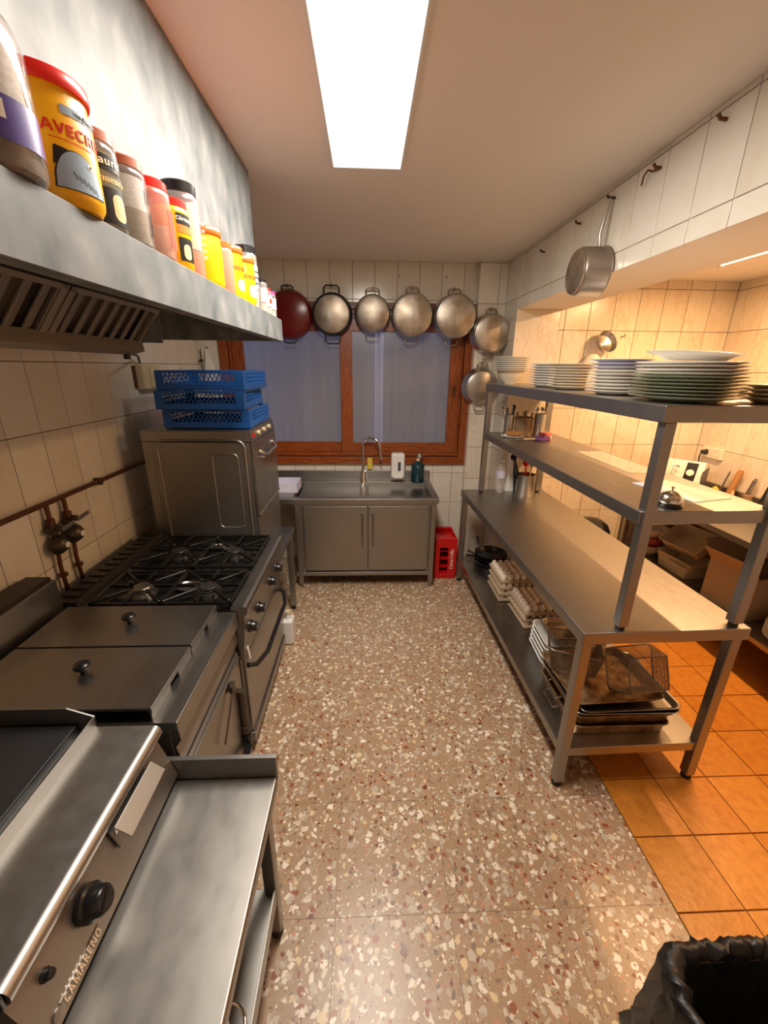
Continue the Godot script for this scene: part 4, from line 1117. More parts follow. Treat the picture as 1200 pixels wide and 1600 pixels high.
# ------------------------------------------------------------------ sink
func build_sink() -> void:
	var zf := -3.24
	var zk := -3.835
	var yt := 0.826
	var s := thing("sink_unit", "stainless double sink with two door cabinet below the window", "sink", V(0.0, 0, -3.25))
	var o := V(0, 0, 3.25)
	var x0 := -1.02
	var x1 := 0.597
	# rim around two bowls
	var bowls := [[-0.62, -0.062], [0.005, 0.545]]
	var top := MB.new()
	top.bb(V(x0, yt - 0.045, zf - 0.06), V(x1, yt, zf), 0.005)
	top.bb(V(x0, yt - 0.02, zk), V(x1, yt, -3.775), 0.002)
	top.bb(V(x0, yt - 0.02, -3.775), V(-0.62, yt, zf - 0.06), 0.0)
	top.bb(V(-0.062, yt - 0.02, -3.775), V(0.005, yt, zf - 0.06), 0.0)
	top.bb(V(0.545, yt - 0.02, -3.775), V(x1, yt, zf - 0.06), 0.0)
	top.bb(V(x1 - 0.005, yt - 0.045, zk), V(x1, yt + 0.003, zf), 0.002)
	part(s, "worktop", top, M.steel_top, o)
	part(s, "splashback", MB.new().bb(V(x0, yt, zk), V(x1, yt + 0.10, zk + 0.018), 0.004), M.steel, o)
	for b in bowls:
		var m := MB.new()
		var ya := yt - 0.005
		var yb := yt - 0.25
		var za := zf - 0.06
		var zb := -3.775
		m.quad(V(b[0], ya, za), V(b[1], ya, za), V(b[1] - 0.02, yb, za - 0.02), V(b[0] + 0.02, yb, za - 0.02), V(0, 0, -1))
		m.quad(V(b[0], ya, zb), V(b[1], ya, zb), V(b[1] - 0.02, yb, zb + 0.02), V(b[0] + 0.02, yb, zb + 0.02), V(0, 0, 1))
		m.quad(V(b[0], ya, za), V(b[0], ya, zb), V(b[0] + 0.02, yb, zb + 0.02), V(b[0] + 0.02, yb, za - 0.02), V(1, 0, 0))
		m.quad(V(b[1], ya, za), V(b[1], ya, zb), V(b[1] - 0.02, yb, zb + 0.02), V(b[1] - 0.02, yb, za - 0.02), V(-1, 0, 0))
		m.quad(V(b[0] + 0.02, yb, za - 0.02), V(b[1] - 0.02, yb, za - 0.02), V(b[1] - 0.02, yb, zb + 0.02), V(b[0] + 0.02, yb, zb + 0.02), V(0, 1, 0))
		part(s, "bowl", m, M.steel_top, o)
	part(s, "cabinet", MB.new().bb(V(-0.60, 0.15, zk + 0.05), V(0.56, 0.775, zf - 0.045), 0.0), M.steel_worn, o)
	part(s, "cabinet_rail", MB.new().bb(V(-0.62, 0.115, zf - 0.06), V(0.565, 0.150, zf - 0.01), 0.003).bb(V(-0.62, 0.758, zf - 0.06), V(0.565, 0.782, zf - 0.015), 0.002), M.steel_brushed, o)
	for k in 2:
		var a: float = [-0.535, 0.008][k]
		var b: float = [0.002, 0.520][k]
		var d := part(s, "door", MB.new().bb(V(a, 0.162, zf - 0.043), V(b, 0.755, zf - 0.018), 0.004), M.steel_brushed, o)
		var hx: float = [-0.042, 0.048][k]
		part(d, "door_handle", MB.new().tube([V(hx, 0.70, zf - 0.018), V(hx, 0.70, zf + 0.008), V(hx, 0.40, zf + 0.008), V(hx, 0.40, zf - 0.018)], 0.007, 8), M.steel)
	for e in [[0.558, zf - 0.03], [-0.58, zf - 0.03], [0.558, zk + 0.04], [-0.58, zk + 0.04]]:
		var g := part(s, "leg", MB.new().box(V(e[0], 0.41, e[1]), V(0.042, 0.74, 0.042), 0.003), M.steel_brushed, o)
		part(g, "foot", MB.new().cyl(V(e[0], 0, e[1]), V(e[0], 0.045, e[1]), 0.017), M.steel_worn)

	var f := thing("sink_faucet", "tall chrome swan neck faucet at the sink", "faucet", V(-0.038, yt, -3.785))
	var up := arc_points(V(0.075, 0.335, 0.03), V(1, 0, 0.4).normalized(), V(0, 1, 0), 0.083, PI, 0.0, 14)
	part(f, "spout", MB.new().tube([V(0.0, 0.02, 0.0), V(0.0, 0.20, 0.0)] + up + [up[14] + V(0.008, -0.09, 0.0), up[14] + V(0.012, -0.115, 0.0)], 0.0125, 12), M.chrome)
	part(f, "base", MB.new().lathe([Vector2(0, 0), Vector2(0.03, 0), Vector2(0.028, 0.012), Vector2(0.021, 0.03), Vector2(0.021, 0.11), Vector2(0.014, 0.13)], Transform3D.IDENTITY, 22), M.chrome)
	part(f, "lever", MB.new().box(V(0.02, 0.10, 0.03), V(0.012, 0.012, 0.07), 0.004, Basis(V(1, 0, 0), -0.5)), M.chrome)
	var sd := thing("soap_dispenser", "white wall soap dispenser with dark window above the sink", "soap dispenser", V(0.285, 0.93, ZB + 0.035))
	part(sd, "housing", MB.new().bb(V(-0.065, -0.06, 0), V(0.065, 0.175, 0.085), 0.016).bb(V(-0.04, 0.01, -0.034), V(0.04, 0.15, 0.02), 0.002), M.white_plastic)
	part(sd, "level_window", MB.new().prism(rounded(0.026, 0.085, 0.008), 0.004, Transform3D(Basis.IDENTITY, V(0.012, 0.055, 0.083))), M.graphite)
	part(sd, "push_bar", MB.new().bb(V(-0.045, -0.058, 0.07), V(0.05, -0.025, 0.098), 0.008), M.white_plastic)
	var db := thing("detergent_bottle", "dark teal detergent bottle standing behind the sink", "bottle", V(0.475, yt, -3.770))
	part(db, "body", MB.new().lathe([Vector2(0, 0), Vector2(0.055, 0), Vector2(0.062, 0.015), Vector2(0.058, 0.10), Vector2(0.062, 0.15), Vector2(0.045, 0.185), Vector2(0.022, 0.20), Vector2(0.02, 0.21)], Transform3D(Basis.from_scale(V(1, 1, 0.6)), Vector3.ZERO), 26), M.teal)
	part(db, "cap", MB.new().cyl(V(0, 0.208, 0), V(0, 0.235, 0), 0.02, 0.016), M.print_cream)
	part(db, "scrubber", MB.new().lathe([Vector2(0, 0.0), Vector2(0.03, 0.01), Vector2(0.034, 0.03), Vector2(0.02, 0.05), Vector2(0, 0.055)], Transform3D(Basis.IDENTITY, V(0.01, 0.225, 0)), 14), M.pot_steel)
	single("cleaning_sponge", "yellow sponge tucked behind the faucet", "sponge", MB.new().box(V(0, 0.06, 0), V(0.05, 0.11, 0.022), 0.006), M.yellow_cloth, V(0.025, 0.932, -3.825))
	var tb := MB.new()
	tb.bb(V(-0.10, 0, -0.10), V(0.10, 0.004, 0.10), 0.002).bb(V(-0.105, 0, 0.095), V(0.105, 0.085, 0.10), 0.002).bb(V(-0.105, 0, -0.10), V(0.105, 0.085, -0.095), 0.002).bb(V(-0.105, 0, -0.10), V(-0.10, 0.085, 0.10), 0.002).bb(V(0.10, 0, -0.10), V(0.105, 0.085, 0.10), 0.002)
	single("plastic_tub", "pale lilac plastic tub sitting in the sink corner", "tub", tb, M.lilac_plastic, V(-0.70, yt, -3.52))

	# drinks crate
	var c := thing("drinks_crate", "red plastic drinks crate standing on end beside the sink", "crate", V(0.715, 0, -3.55), 0.0)
	var w := 0.10
	var h := 0.40
	var dz := 0.155
	part(c, "frame_side", MB.new().bb(V(w - 0.012, 0.01, -dz), V(w, h, dz), 0.005), M.red_plastic)
	part(c, "frame_side", MB.new().bb(V(-w, 0.01, -dz), V(-w + 0.012, h, dz), 0.005), M.red_plastic)
	part(c, "top", MB.new().bb(V(-w + 0.01, h - 0.05, -dz + 0.005), V(w - 0.01, h - 0.04, dz - 0.005), 0.002).bb(V(-w, h - 0.02, dz - 0.03), V(w, h, dz), 0.004).bb(V(-w, h - 0.02, -dz), V(w, h, -dz + 0.03), 0.004), M.red_plastic)
	part(c, "base", MB.new().bb(V(-w, 0, -dz), V(w, 0.05, dz), 0.005), M.red_plastic)
	part(c, "end_panel", MB.new().bb(V(-w + 0.01, 0.31, dz - 0.012), V(w - 0.01, h - 0.01, dz - 0.002), 0.002).bb(V(0.02, 0.05, dz - 0.012), V(w - 0.01, 0.31, dz - 0.002), 0.002).bb(V(-w + 0.01, 0.05, dz - 0.012), V(-0.055, 0.31, dz - 0.002), 0.002), M.red_plastic)
	part(c, "back_panel", MB.new().bb(V(-w + 0.01, 0.05, -dz), V(w - 0.01, h - 0.01, -dz + 0.01), 0.002), M.red_plastic)
	for k in 3:
		part(c, "divider", MB.new().bb(V(-w + 0.012, 0.10 + k * 0.08, -dz + 0.02), V(w - 0.012, 0.106 + k * 0.08, dz - 0.03), 0.0), M.red_plastic)
	var nm := part(c, "maker_name", lettering("Coca-Cola", 0.030, 0.0, "Droid Serif", true, true), M.print_white)
	nm.transform = Transform3D(Basis(V(0, 1, 0), V(-1, 0, 0), V(0, 0, 1)), V(0.055, 0.195, dz - 0.0005))

# ------------------------------------------------------------------ hanging pots
func hung_pot(called: String, label: String, at: Vector3, r: float, depth: float, body, base, tilt: Vector3, flare := 1.0, lip := true) -> Node3D:
	# axis +z points from the wall to the viewer: the rim lies at the wall, the base faces out
	var t := thing(called, label, "pot", at, 0.0, "")
	t.rotation = tilt
	var xf := Transform3D(Basis(V(1, 0, 0), V(0, 0, 1), V(0, -1, 0)), Vector3.ZERO)
	var rb := r * flare
	part(t, "body", MB.new().lathe([Vector2(r - 0.004, 0.004), Vector2(r + (0.006 if lip else 0.0), 0.0), Vector2(r, 0.008), Vector2(rb, depth - 0.016), Vector2(rb - 0.006, depth - 0.004), Vector2(rb - 0.014, depth), Vector2(0, depth)], xf, 40), body)
	part(t, "base_disc", MB.new().lathe([Vector2(rb - 0.018, depth - 0.002), Vector2(rb - 0.020, depth + 0.006), Vector2(rb - 0.024, depth + 0.008), Vector2(0, depth + 0.008)], xf, 40), base)
	return t

func pot_ear(t: Node3D, r: float, up: float, w: float, reach: float, thick: float, z: float, m) -> void:
	var y := (r - 0.004) * up
	part(t, "handle", MB.new().tube([V(-w, y, z), V(-w, y + up * reach * 0.7, z + 0.012), V(-w * 0.7, y + up * reach, z + 0.016), V(w * 0.7, y + up * reach, z + 0.016), V(w, y + up * reach * 0.7, z + 0.012), V(w, y, z)], thick, 8), m)

func build_pots() -> void:
	var zw := ZB + 0.03
	var y := 2.245
	var list := [
		["hanging_pan", "wide dark red enamel pan hung by the window", V(-0.645, 2.255, zw), 0.186, 0.06, M.dark_red, M.dark_red, 0.95, M.black_iron, 0.045, 0.03],
		["hanging_pot", "shallow bright steel casserole hung next to the red pan", V(-0.288, 2.262, zw), 0.162, 0.075, M.black_iron, M.pot_base, 1.0, M.black_plastic, 0.062, 0.055],
		["hanging_pot", "small steel saucepot hung over the window's middle stile", V(0.048, 2.272, zw), 0.145, 0.12, M.pot_steel, M.pot_base, 0.96, M.wire, 0.055, 0.045],
		["hanging_pot", "dull steel pot with stained base hung over the right window sash", V(0.374, 2.262, zw), 0.167, 0.13, M.pot_steel, M.pot_base, 1.0, M.wire, 0.05, 0.045],
		["hanging_pot", "deep dark steel pot hung at the window's end", V(0.724, 2.255, zw), 0.168, 0.17, M.pot_steel, M.pot_base, 1.0, M.wire, 0.05, 0.045],
		["hanging_pot", "medium steel pot hung on the corner pillar", V(1.02, 2.125, -3.735), 0.152, 0.13, M.pot_steel, M.pot_base, 0.98, M.wire, 0.04, 0.04],
		["hanging_pot", "shallow steel pan hung low on the corner pillar above the table", V(0.985, 1.70, -3.735), 0.155, 0.07, M.pot_steel, M.pot_steel, 0.9, M.wire, 0.04, 0.045],
	]
	for e in list:
		var t := hung_pot(e[0], e[1], e[2], e[3], e[4], e[5], e[6], V(0.05, 0, 0), e[7])
		pot_ear(t, e[3], 1.0, e[9], e[10], 0.0065, 0.02, e[8])
		pot_ear(t, e[3], -1.0, e[9], e[10] * 1.2, 0.0055, 0.02, M.wire if e[8] == M.wire else e[8])
		var hk: Vector3 = e[2] + V(0, e[3] + e[10] - 0.01, -0.03)
		part(t, "wall_hook", MB.new().tube([hk - e[2] + V(0, 0, 0.0), hk - e[2] + V(0, 0, 0.05), hk - e[2] + V(0, 0.02, 0.06)], 0.004, 6), M.valve)
	# saucepan on the beam: axis points into the room (-x)
	var s := thing("hanging_saucepan", "steel saucepan hung by its long handle on the tiled beam", "pot", V(XR - 0.012, 2.30, -2.255))
	var xf := Transform3D(Basis(V(0, 0, 1), V(-1, 0, 0), V(0, -1, 0)), Vector3.ZERO)
	part(s, "body", MB.new().lathe([Vector2(0.104, 0.004), Vector2(0.114, 0.0), Vector2(0.110, 0.006), Vector2(0.107, 0.108), Vector2(0.100, 0.118), Vector2(0, 0.118)], xf, 40), M.pot_steel)
	part(s, "base_disc", MB.new().lathe([Vector2(0.098, 0.116), Vector2(0.097, 0.126), Vector2(0.09, 0.129), Vector2(0, 0.129)], xf, 40), M.pot_base)
	part(s, "handle", MB.new().tube([V(-0.02, 0.105, 0.0), V(-0.03, 0.16, 0.004), V(-0.012, 0.30, 0.008)], 0.009, 8), M.pot_steel)
	part(s, "wall_hook", MB.new().tube([V(0.012, 0.305, 0.008), V(-0.02, 0.305, 0.008), V(-0.028, 0.315, 0.008)], 0.006, 6), M.valve)
	for e in [["wall_hook", "thick bent hook on the beam furthest from the saucepan", V(XR, 2.612, -1.62)], ["wall_hook", "double curled hook on the beam next to the saucepan handle", V(XR, 2.60, -1.93)], ["wall_hook", "small bare hook on the beam between saucepan and pillar", V(XR, 2.593, -2.57)], ["wall_hook", "tiny bare hook on the beam closest to the pillar", V(XR, 2.568, -3.04)]]:
		var b := MB.new().tube([V(0.004, 0, 0), V(-0.022, 0.002, 0), V(-0.034, 0.012, 0.004)], 0.006, 7)
		if e[1].begins_with("double"):
			b.tube([V(0, 0, 0), V(-0.015, 0.0, -0.03), V(-0.02, 0.012, -0.05), V(-0.02, 0.0, -0.075), V(-0.018, -0.03, -0.085)], 0.004, 6)
		single(e[0], e[1], "hook", b, M.copper, e[2])

# ------------------------------------------------------------------ worktable with overshelf
const TT := 0.855      # table top
const TS := 0.228      # lower shelf
const TM := 1.362      # middle shelf
const TU := 1.742      # upper shelf

func build_table() -> void:
	var t := thing("steel_worktable", "long stainless worktable with lower shelf in the opening", "table", V(0.863, 0, -1.36), deg_to_rad(1.3))
	var L := 2.065
	part(t, "tabletop", MB.new().bb(V(0, TT - 0.058, -L), V(0.717, TT, 0), 0.006), M.steel_top)
	part(t, "lower_shelf", MB.new().bb(V(0.012, TS - 0.048, -L + 0.02), V(0.70, TS, -0.012), 0.004), M.steel_worn)
	for e in [[0.028, -0.026], [0.672, -0.026], [0.028, -L + 0.06], [0.672, -L + 0.06]]:
		var g := part(t, "leg", MB.new().box(V(e[0], 0.415, e[1]), V(0.045, 0.775, 0.045), 0.004), M.steel_brushed)
		part(g, "foot", MB.new().cyl(V(e[0], 0, e[1]), V(e[0], 0.03, e[1]), 0.022), M.rubber)
	var s := thing("steel_overshelf", "two tier stainless overshelf standing on the worktable", "shelf", V(0.863, 0, -1.36), deg_to_rad(1.3))
	part(s, "upper_shelf", MB.new().bb(V(0.125, TU - 0.058, -L + 0.05), V(0.69, TU, 0.0), 0.004), M.steel)
	part(s, "middle_shelf", MB.new().bb(V(0.135, TM - 0.052, -L + 0.07), V(0.67, TM, -0.022), 0.003), M.steel_top)
	for e in [[0.166, -0.030], [0.655, -0.030], [0.150, -L + 0.09], [0.64, -L + 0.09]]:
		var g := part(s, "post", MB.new().box(V(e[0], (TU - 0.058 + TT + 0.016) / 2, e[1]), V(0.042, TU - 0.058 - TT - 0.016, 0.042), 0.003), M.steel_brushed)
		part(g, "foot", MB.new().cyl(V(e[0], TT, e[1]), V(e[0], TT + 0.018, e[1]), 0.018), M.rubber)
	build_plates()
	build_table_things()
	build_lower_shelf()

func plate_mesh(r: float, rise := 0.022) -> MB:
	return MB.new().lathe([Vector2(0, 0.003), Vector2(r * 0.55, 0.0), Vector2(r * 0.60, 0.002), Vector2(r * 0.72, rise * 0.45), Vector2(r * 0.99, rise - 0.003), Vector2(r, rise - 0.001), Vector2(r * 0.985, rise), Vector2(r * 0.72, rise * 0.45 + 0.005), Vector2(r * 0.60, 0.007), Vector2(0, 0.007)], Transform3D.IDENTITY, 40)

# which one of a pile, counted from below
func rank(k: int, n: int) -> String:
	return "topmost" if k == n - 1 else ["lowest", "second lowest", "third lowest", "fourth lowest", "fifth lowest", "sixth lowest", "seventh lowest", "eighth lowest"][k]

func plate_stack(label: String, group: String, at: Vector3, r: float, n: int, pitch: float, m, first: Node3D = null) -> void:
	var me := plate_mesh(r).mesh()
	for k in n:
		single("plate", rank(k, n) + " " + label, "plate", me, m, at + V(rng.randf_range(-0.003, 0.003), k * pitch, rng.randf_range(-0.003, 0.003)), rng.randf() * TAU, group)

func build_plates() -> void:
	var y := TU + 0.0005
	var bowl := MB.new().lathe([Vector2(0, 0), Vector2(0.04, 0), Vector2(0.045, 0.006), Vector2(0.075, 0.03), Vector2(0.10, 0.06), Vector2(0.097, 0.061), Vector2(0.07, 0.034), Vector2(0, 0.01)], Transform3D.IDENTITY, 36).mesh()
	for k in 3:
		single("bowl", rank(k, 3) + " cream bowl under the plates at the pillar end of the overshelf", "bowl", bowl, M.china_cream, V(1.075, y + k * 0.014, -3.22), 0.0, "bowls at the pillar end of the overshelf")
	plate_stack("white plate stacked on bowls at the pillar end of the overshelf", "plates on the bowls", V(1.075, y + 0.082, -3.22), 0.140, 7, 0.0145, M.china)
	plate_stack("white plate in the stack just past the bowls on the overshelf", "plates in the stack past the bowls", V(1.155, y, -2.70), 0.125, 9, 0.0148, M.china)
	plate_stack("cream plate in the stack at the middle of the overshelf", "plates in the middle stack", V(1.150, y, -2.40), 0.124, 9, 0.0146, M.china_cream)
	plate_stack("white plate low in the tall lilac topped stack on the overshelf", "plates low in the lilac topped stack", V(1.155, y, -1.945), 0.136, 7, 0.0145, M.china)
	plate_stack("lilac grey plate atop the tall stack on the overshelf", "lilac plates atop the tall stack", V(1.155, y + 7 * 0.0145, -1.945), 0.132, 3, 0.015, M.china_lilac)
	plate_stack("greenish glass plate under white plates at the overshelf corner", "green glass plates at the overshelf corner", V(1.175, y, -1.545), 0.182, 7, 0.0115, M.green_glass)
	plate_stack("large white plate on green glass plates at the overshelf corner", "white plates on the green glass plates", V(1.175, y + 7 * 0.0115, -1.545), 0.176, 4, 0.012, M.china)
	var ov := single("oval_platter", "oval white platter tilted on top of the corner stack", "platter", plate_mesh(0.165, 0.026), M.china, V(1.185, y + 0.1305, -1.555), 0.0)
	ov.transform = Transform3D(Basis(V(0, 0, 1), -0.05) * Basis.from_scale(V(1.0, 1, 0.8)), V(1.19, y + 0.142, -1.555))
	plate_stack("white plate in the half hidden stack behind the corner stack", "plates in the half hidden stack", V(1.405, y, -1.86), 0.120, 8, 0.0145, M.china)
	plate_stack("cream plate in the low stack at the annex edge of the overshelf", "plates in the low edge stack", V(1.475, y, -1.47), 0.120, 4, 0.0145, M.china_cream)

func utensil(parent: Node, called: String, base: Vector3, tip: Vector3, r: float, head: float, m) -> void:
	var b := MB.new().tube([base, tip], r, 6)
	if head > 0.0:
		b.lathe([Vector2(0, 0), Vector2(head * 0.7, head * 0.4), Vector2(head, head * 1.1), Vector2(head * 0.7, head * 1.8), Vector2(0, head * 2.1)], Transform3D(Basis.from_scale(V(1, 1, 0.35)), tip - V(0, head * 0.3, 0)), 12)
	part(parent, called, b, m)

func open_can(parent: Node, r: float, h: float, m) -> void:
	part(parent, "body", MB.new().lathe([Vector2(0, 0), Vector2(r, 0), Vector2(r, h), Vector2(r - 0.003, h), Vector2(r - 0.003, 0.004), Vector2(0, 0.004)], Transform3D.IDENTITY, 28), m)

func build_table_things() -> void:
	# on the table, at the pillar end
	var at := V(1.315, TT, -3.275)
	var can := thing("utensil_holder", "round steel holder standing on the worktable", "holder", at)
	open_can(can, 0.078, 0.175, M.pot_steel)
	var kinds := [["black ladle", V(-0.03, 0.02, 0.0), V(-0.13, 0.30, 0.03), 0.007, 0.03, M.black_plastic], ["black turner", V(0.0, 0.02, -0.03), V(-0.11, 0.33, -0.03), 0.007, 0.0, M.black_plastic], ["red spatula", V(0.01, 0.02, 0.02), V(-0.02, 0.25, 0.02), 0.006, 0.03, M.red_lid], ["wooden spoon", V(0.02, 0.02, -0.01), V(0.04, 0.24, 0.0), 0.006, 0.022, M.bamboo], ["steel whisk", V(0.03, 0.02, 0.0), V(0.11, 0.25, 0.0), 0.005, 0.022, M.chrome], ["dark spoon", V(0.03, 0.02, 0.03), V(0.10, 0.27, 0.03), 0.006, 0.022, M.drum]]
	for e in kinds:
		var u := thing("kitchen_utensil", "%s standing in the round steel holder" % e[0], "utensil", at)
		utensil(u, "handle", e[1], e[2], e[3], e[4], e[5])
	var kn := thing("knife_block_knife", "long black handled knife leaning behind the steel holder", "knife", V(1.245, TT, -3.30))
	part(kn, "handle", MB.new().tube([V(0.0, 0.0, 0.0), V(-0.03, 0.30, 0.0)], 0.013, 8), M.black_plastic)
	part(kn, "bolster", MB.new().cyl(V(-0.03, 0.29, 0), V(-0.033, 0.32, 0), 0.009), M.chrome)
	var bt := thing("water_bottle", "clear water bottle with pale label on the worktable", "bottle", V(1.135, TT, -3.36))
	part(bt, "body", MB.new().lathe([Vector2(0, 0), Vector2(0.036, 0), Vector2(0.04, 0.008), Vector2(0.038, 0.06), Vector2(0.04, 0.12), Vector2(0.039, 0.19), Vector2(0.03, 0.225), Vector2(0.015, 0.25), Vector2(0.015, 0.262)], Transform3D.IDENTITY, 26), M.clear_plastic)
	part(bt, "label_band", MB.new().lathe([Vector2(0.0405, 0.125), Vector2(0.0405, 0.185)], Transform3D.IDENTITY, 26), M.china_lilac)
	part(bt, "cap", MB.new().cyl(V(0, 0.255, 0), V(0, 0.278, 0), 0.017), M.white_plastic)
	single("paper_carton", "tall white carton behind the water bottle", "carton", MB.new().bb(V(-0.04, 0, -0.022), V(0.04, 0.40, 0.022), 0.003), M.paper_white, V(1.222, TT, -3.385))

	# on the middle shelf
	at = V(1.115, TM, -3.255)
	var c1 := thing("cutlery_can", "slim steel can on the middle shelf by the sponge plate", "can", at)
	open_can(c1, 0.036, 0.15, M.pot_steel)
	for k in 6:
		var a := k * 1.1
		var p := thing("cutlery", "dark handled knife or fork in the slim steel can", "cutlery", at, 0.0, "cutlery in the slim can")
		utensil(p, "stem", V(cos(a) * 0.012, 0.01, sin(a) * 0.012), V(cos(a) * 0.05, 0.19 + 0.008 * (k % 3), sin(a) * 0.035), 0.006, 0.012 if k % 2 else 0.0, M.graphite if k % 3 else M.chrome)
	at = V(1.225, TM, -3.23)
	var c2 := thing("cutlery_drum", "wide brown drum on the middle shelf between two steel cans", "can", at)
	open_can(c2, 0.068, 0.135, M.drum)
	for k in 4:
		var a := k * 1.6 + 0.4
		var p := thing("cutlery", "dark handle poking out of the wide brown drum", "cutlery", at, 0.0, "cutlery in the brown drum")
		utensil(p, "stem", V(cos(a) * 0.03, 0.01, sin(a) * 0.03), V(cos(a) * 0.055, 0.17 + 0.01 * (k % 2), sin(a) * 0.05), 0.007, 0.0, M.drum)
	at = V(1.335, TM, -3.19)
	var c3 := thing("cutlery_can", "tall steel can at the annex side of the middle shelf", "can", at)
	open_can(c3, 0.042, 0.165, M.pot_steel)
	for k in 5:
		var a := k * 1.25 + 0.2
		var p := thing("cutlery", "bright spoon standing in the tall steel can", "cutlery", at, 0.0, "spoons in the tall can")
		utensil(p, "stem", V(cos(a) * 0.015, 0.01, sin(a) * 0.015), V(cos(a) * 0.035, 0.19, sin(a) * 0.03), 0.004, 0.013, M.chrome)
	single("sponge_plate", "small white plate under the brown sponge on the middle shelf", "plate", plate_mesh(0.085, 0.012), M.china, V(1.10, TM, -3.10))
	single("scouring_sponge", "brown scouring sponge on the small white plate", "sponge", MB.new().box(V(0, 0.018, 0), V(0.11, 0.03, 0.07), 0.006), M.sponge, V(1.115, TM + 0.010, -3.10), 0.2)
	var br := thing("pastry_brush", "purple handled pastry brush lying on the middle shelf", "brush", V(1.21, TM, -2.93), 0.1)
	part(br, "handle", MB.new().bb(V(0.0, 0.0, -0.02), V(0.11, 0.035, 0.02), 0.008), M.purple_handle)
	part(br, "ferrule", MB.new().bb(V(-0.09, 0.008, -0.008), V(0.0, 0.022, 0.008), 0.003), M.bamboo)
	part(br, "bristles", MB.new().bb(V(-0.15, 0.006, -0.010), V(-0.09, 0.022, 0.010), 0.004), M.pot_steel)
	var rd := thing("rolled_tin", "small round red and white tin behind the brush", "tin", V(1.30, TM, -2.98))
	part(rd, "body", MB.new().lathe([Vector2(0, 0), Vector2(0.045, 0), Vector2(0.045, 0.045), Vector2(0.042, 0.05), Vector2(0, 0.05)], Transform3D.IDENTITY, 26), M.rose)
	part(rd, "band", MB.new().lathe([Vector2(0.0455, 0.012), Vector2(0.0455, 0.032)], Transform3D.IDENTITY, 26), M.china)
	var be := thing("service_bell", "shiny chrome service bell near the overshelf post", "bell", V(1.155, TM, -1.455))
	part(be, "base", MB.new().lathe([Vector2(0, 0), Vector2(0.046, 0), Vector2(0.047, 0.006), Vector2(0.040, 0.014), Vector2(0, 0.014)], Transform3D.IDENTITY, 30), M.black_enamel)
	part(be, "dome", MB.new().lathe([Vector2(0.042, 0.016), Vector2(0.043, 0.018), Vector2(0.041, 0.032), Vector2(0.033, 0.047), Vector2(0.018, 0.056), Vector2(0.004, 0.058)], Transform3D.IDENTITY, 34), M.chrome)
	part(be, "plunger", MB.new().cyl(V(0, 0.056, 0), V(0, 0.072, 0), 0.003).cyl(V(0, 0.070, 0), V(0, 0.075, 0), 0.006), M.chrome)
	single("paper_sheet", "white sheet of paper lying on the middle shelf", "paper", MB.new().box(V(0, 0.0015, 0), V(0.20, 0.002, 0.30), 0.0005), M.paper_white, V(1.345, TM, -1.66), 0.25)
	single("chopping_sheet", "thin pale plastic sheet lying along the middle shelf", "sheet", MB.new().box(V(0, 0.002, 0), V(0.17, 0.003, 0.55), 0.001), M.clear_plastic, V(1.40, TM, -2.25), 0.0)

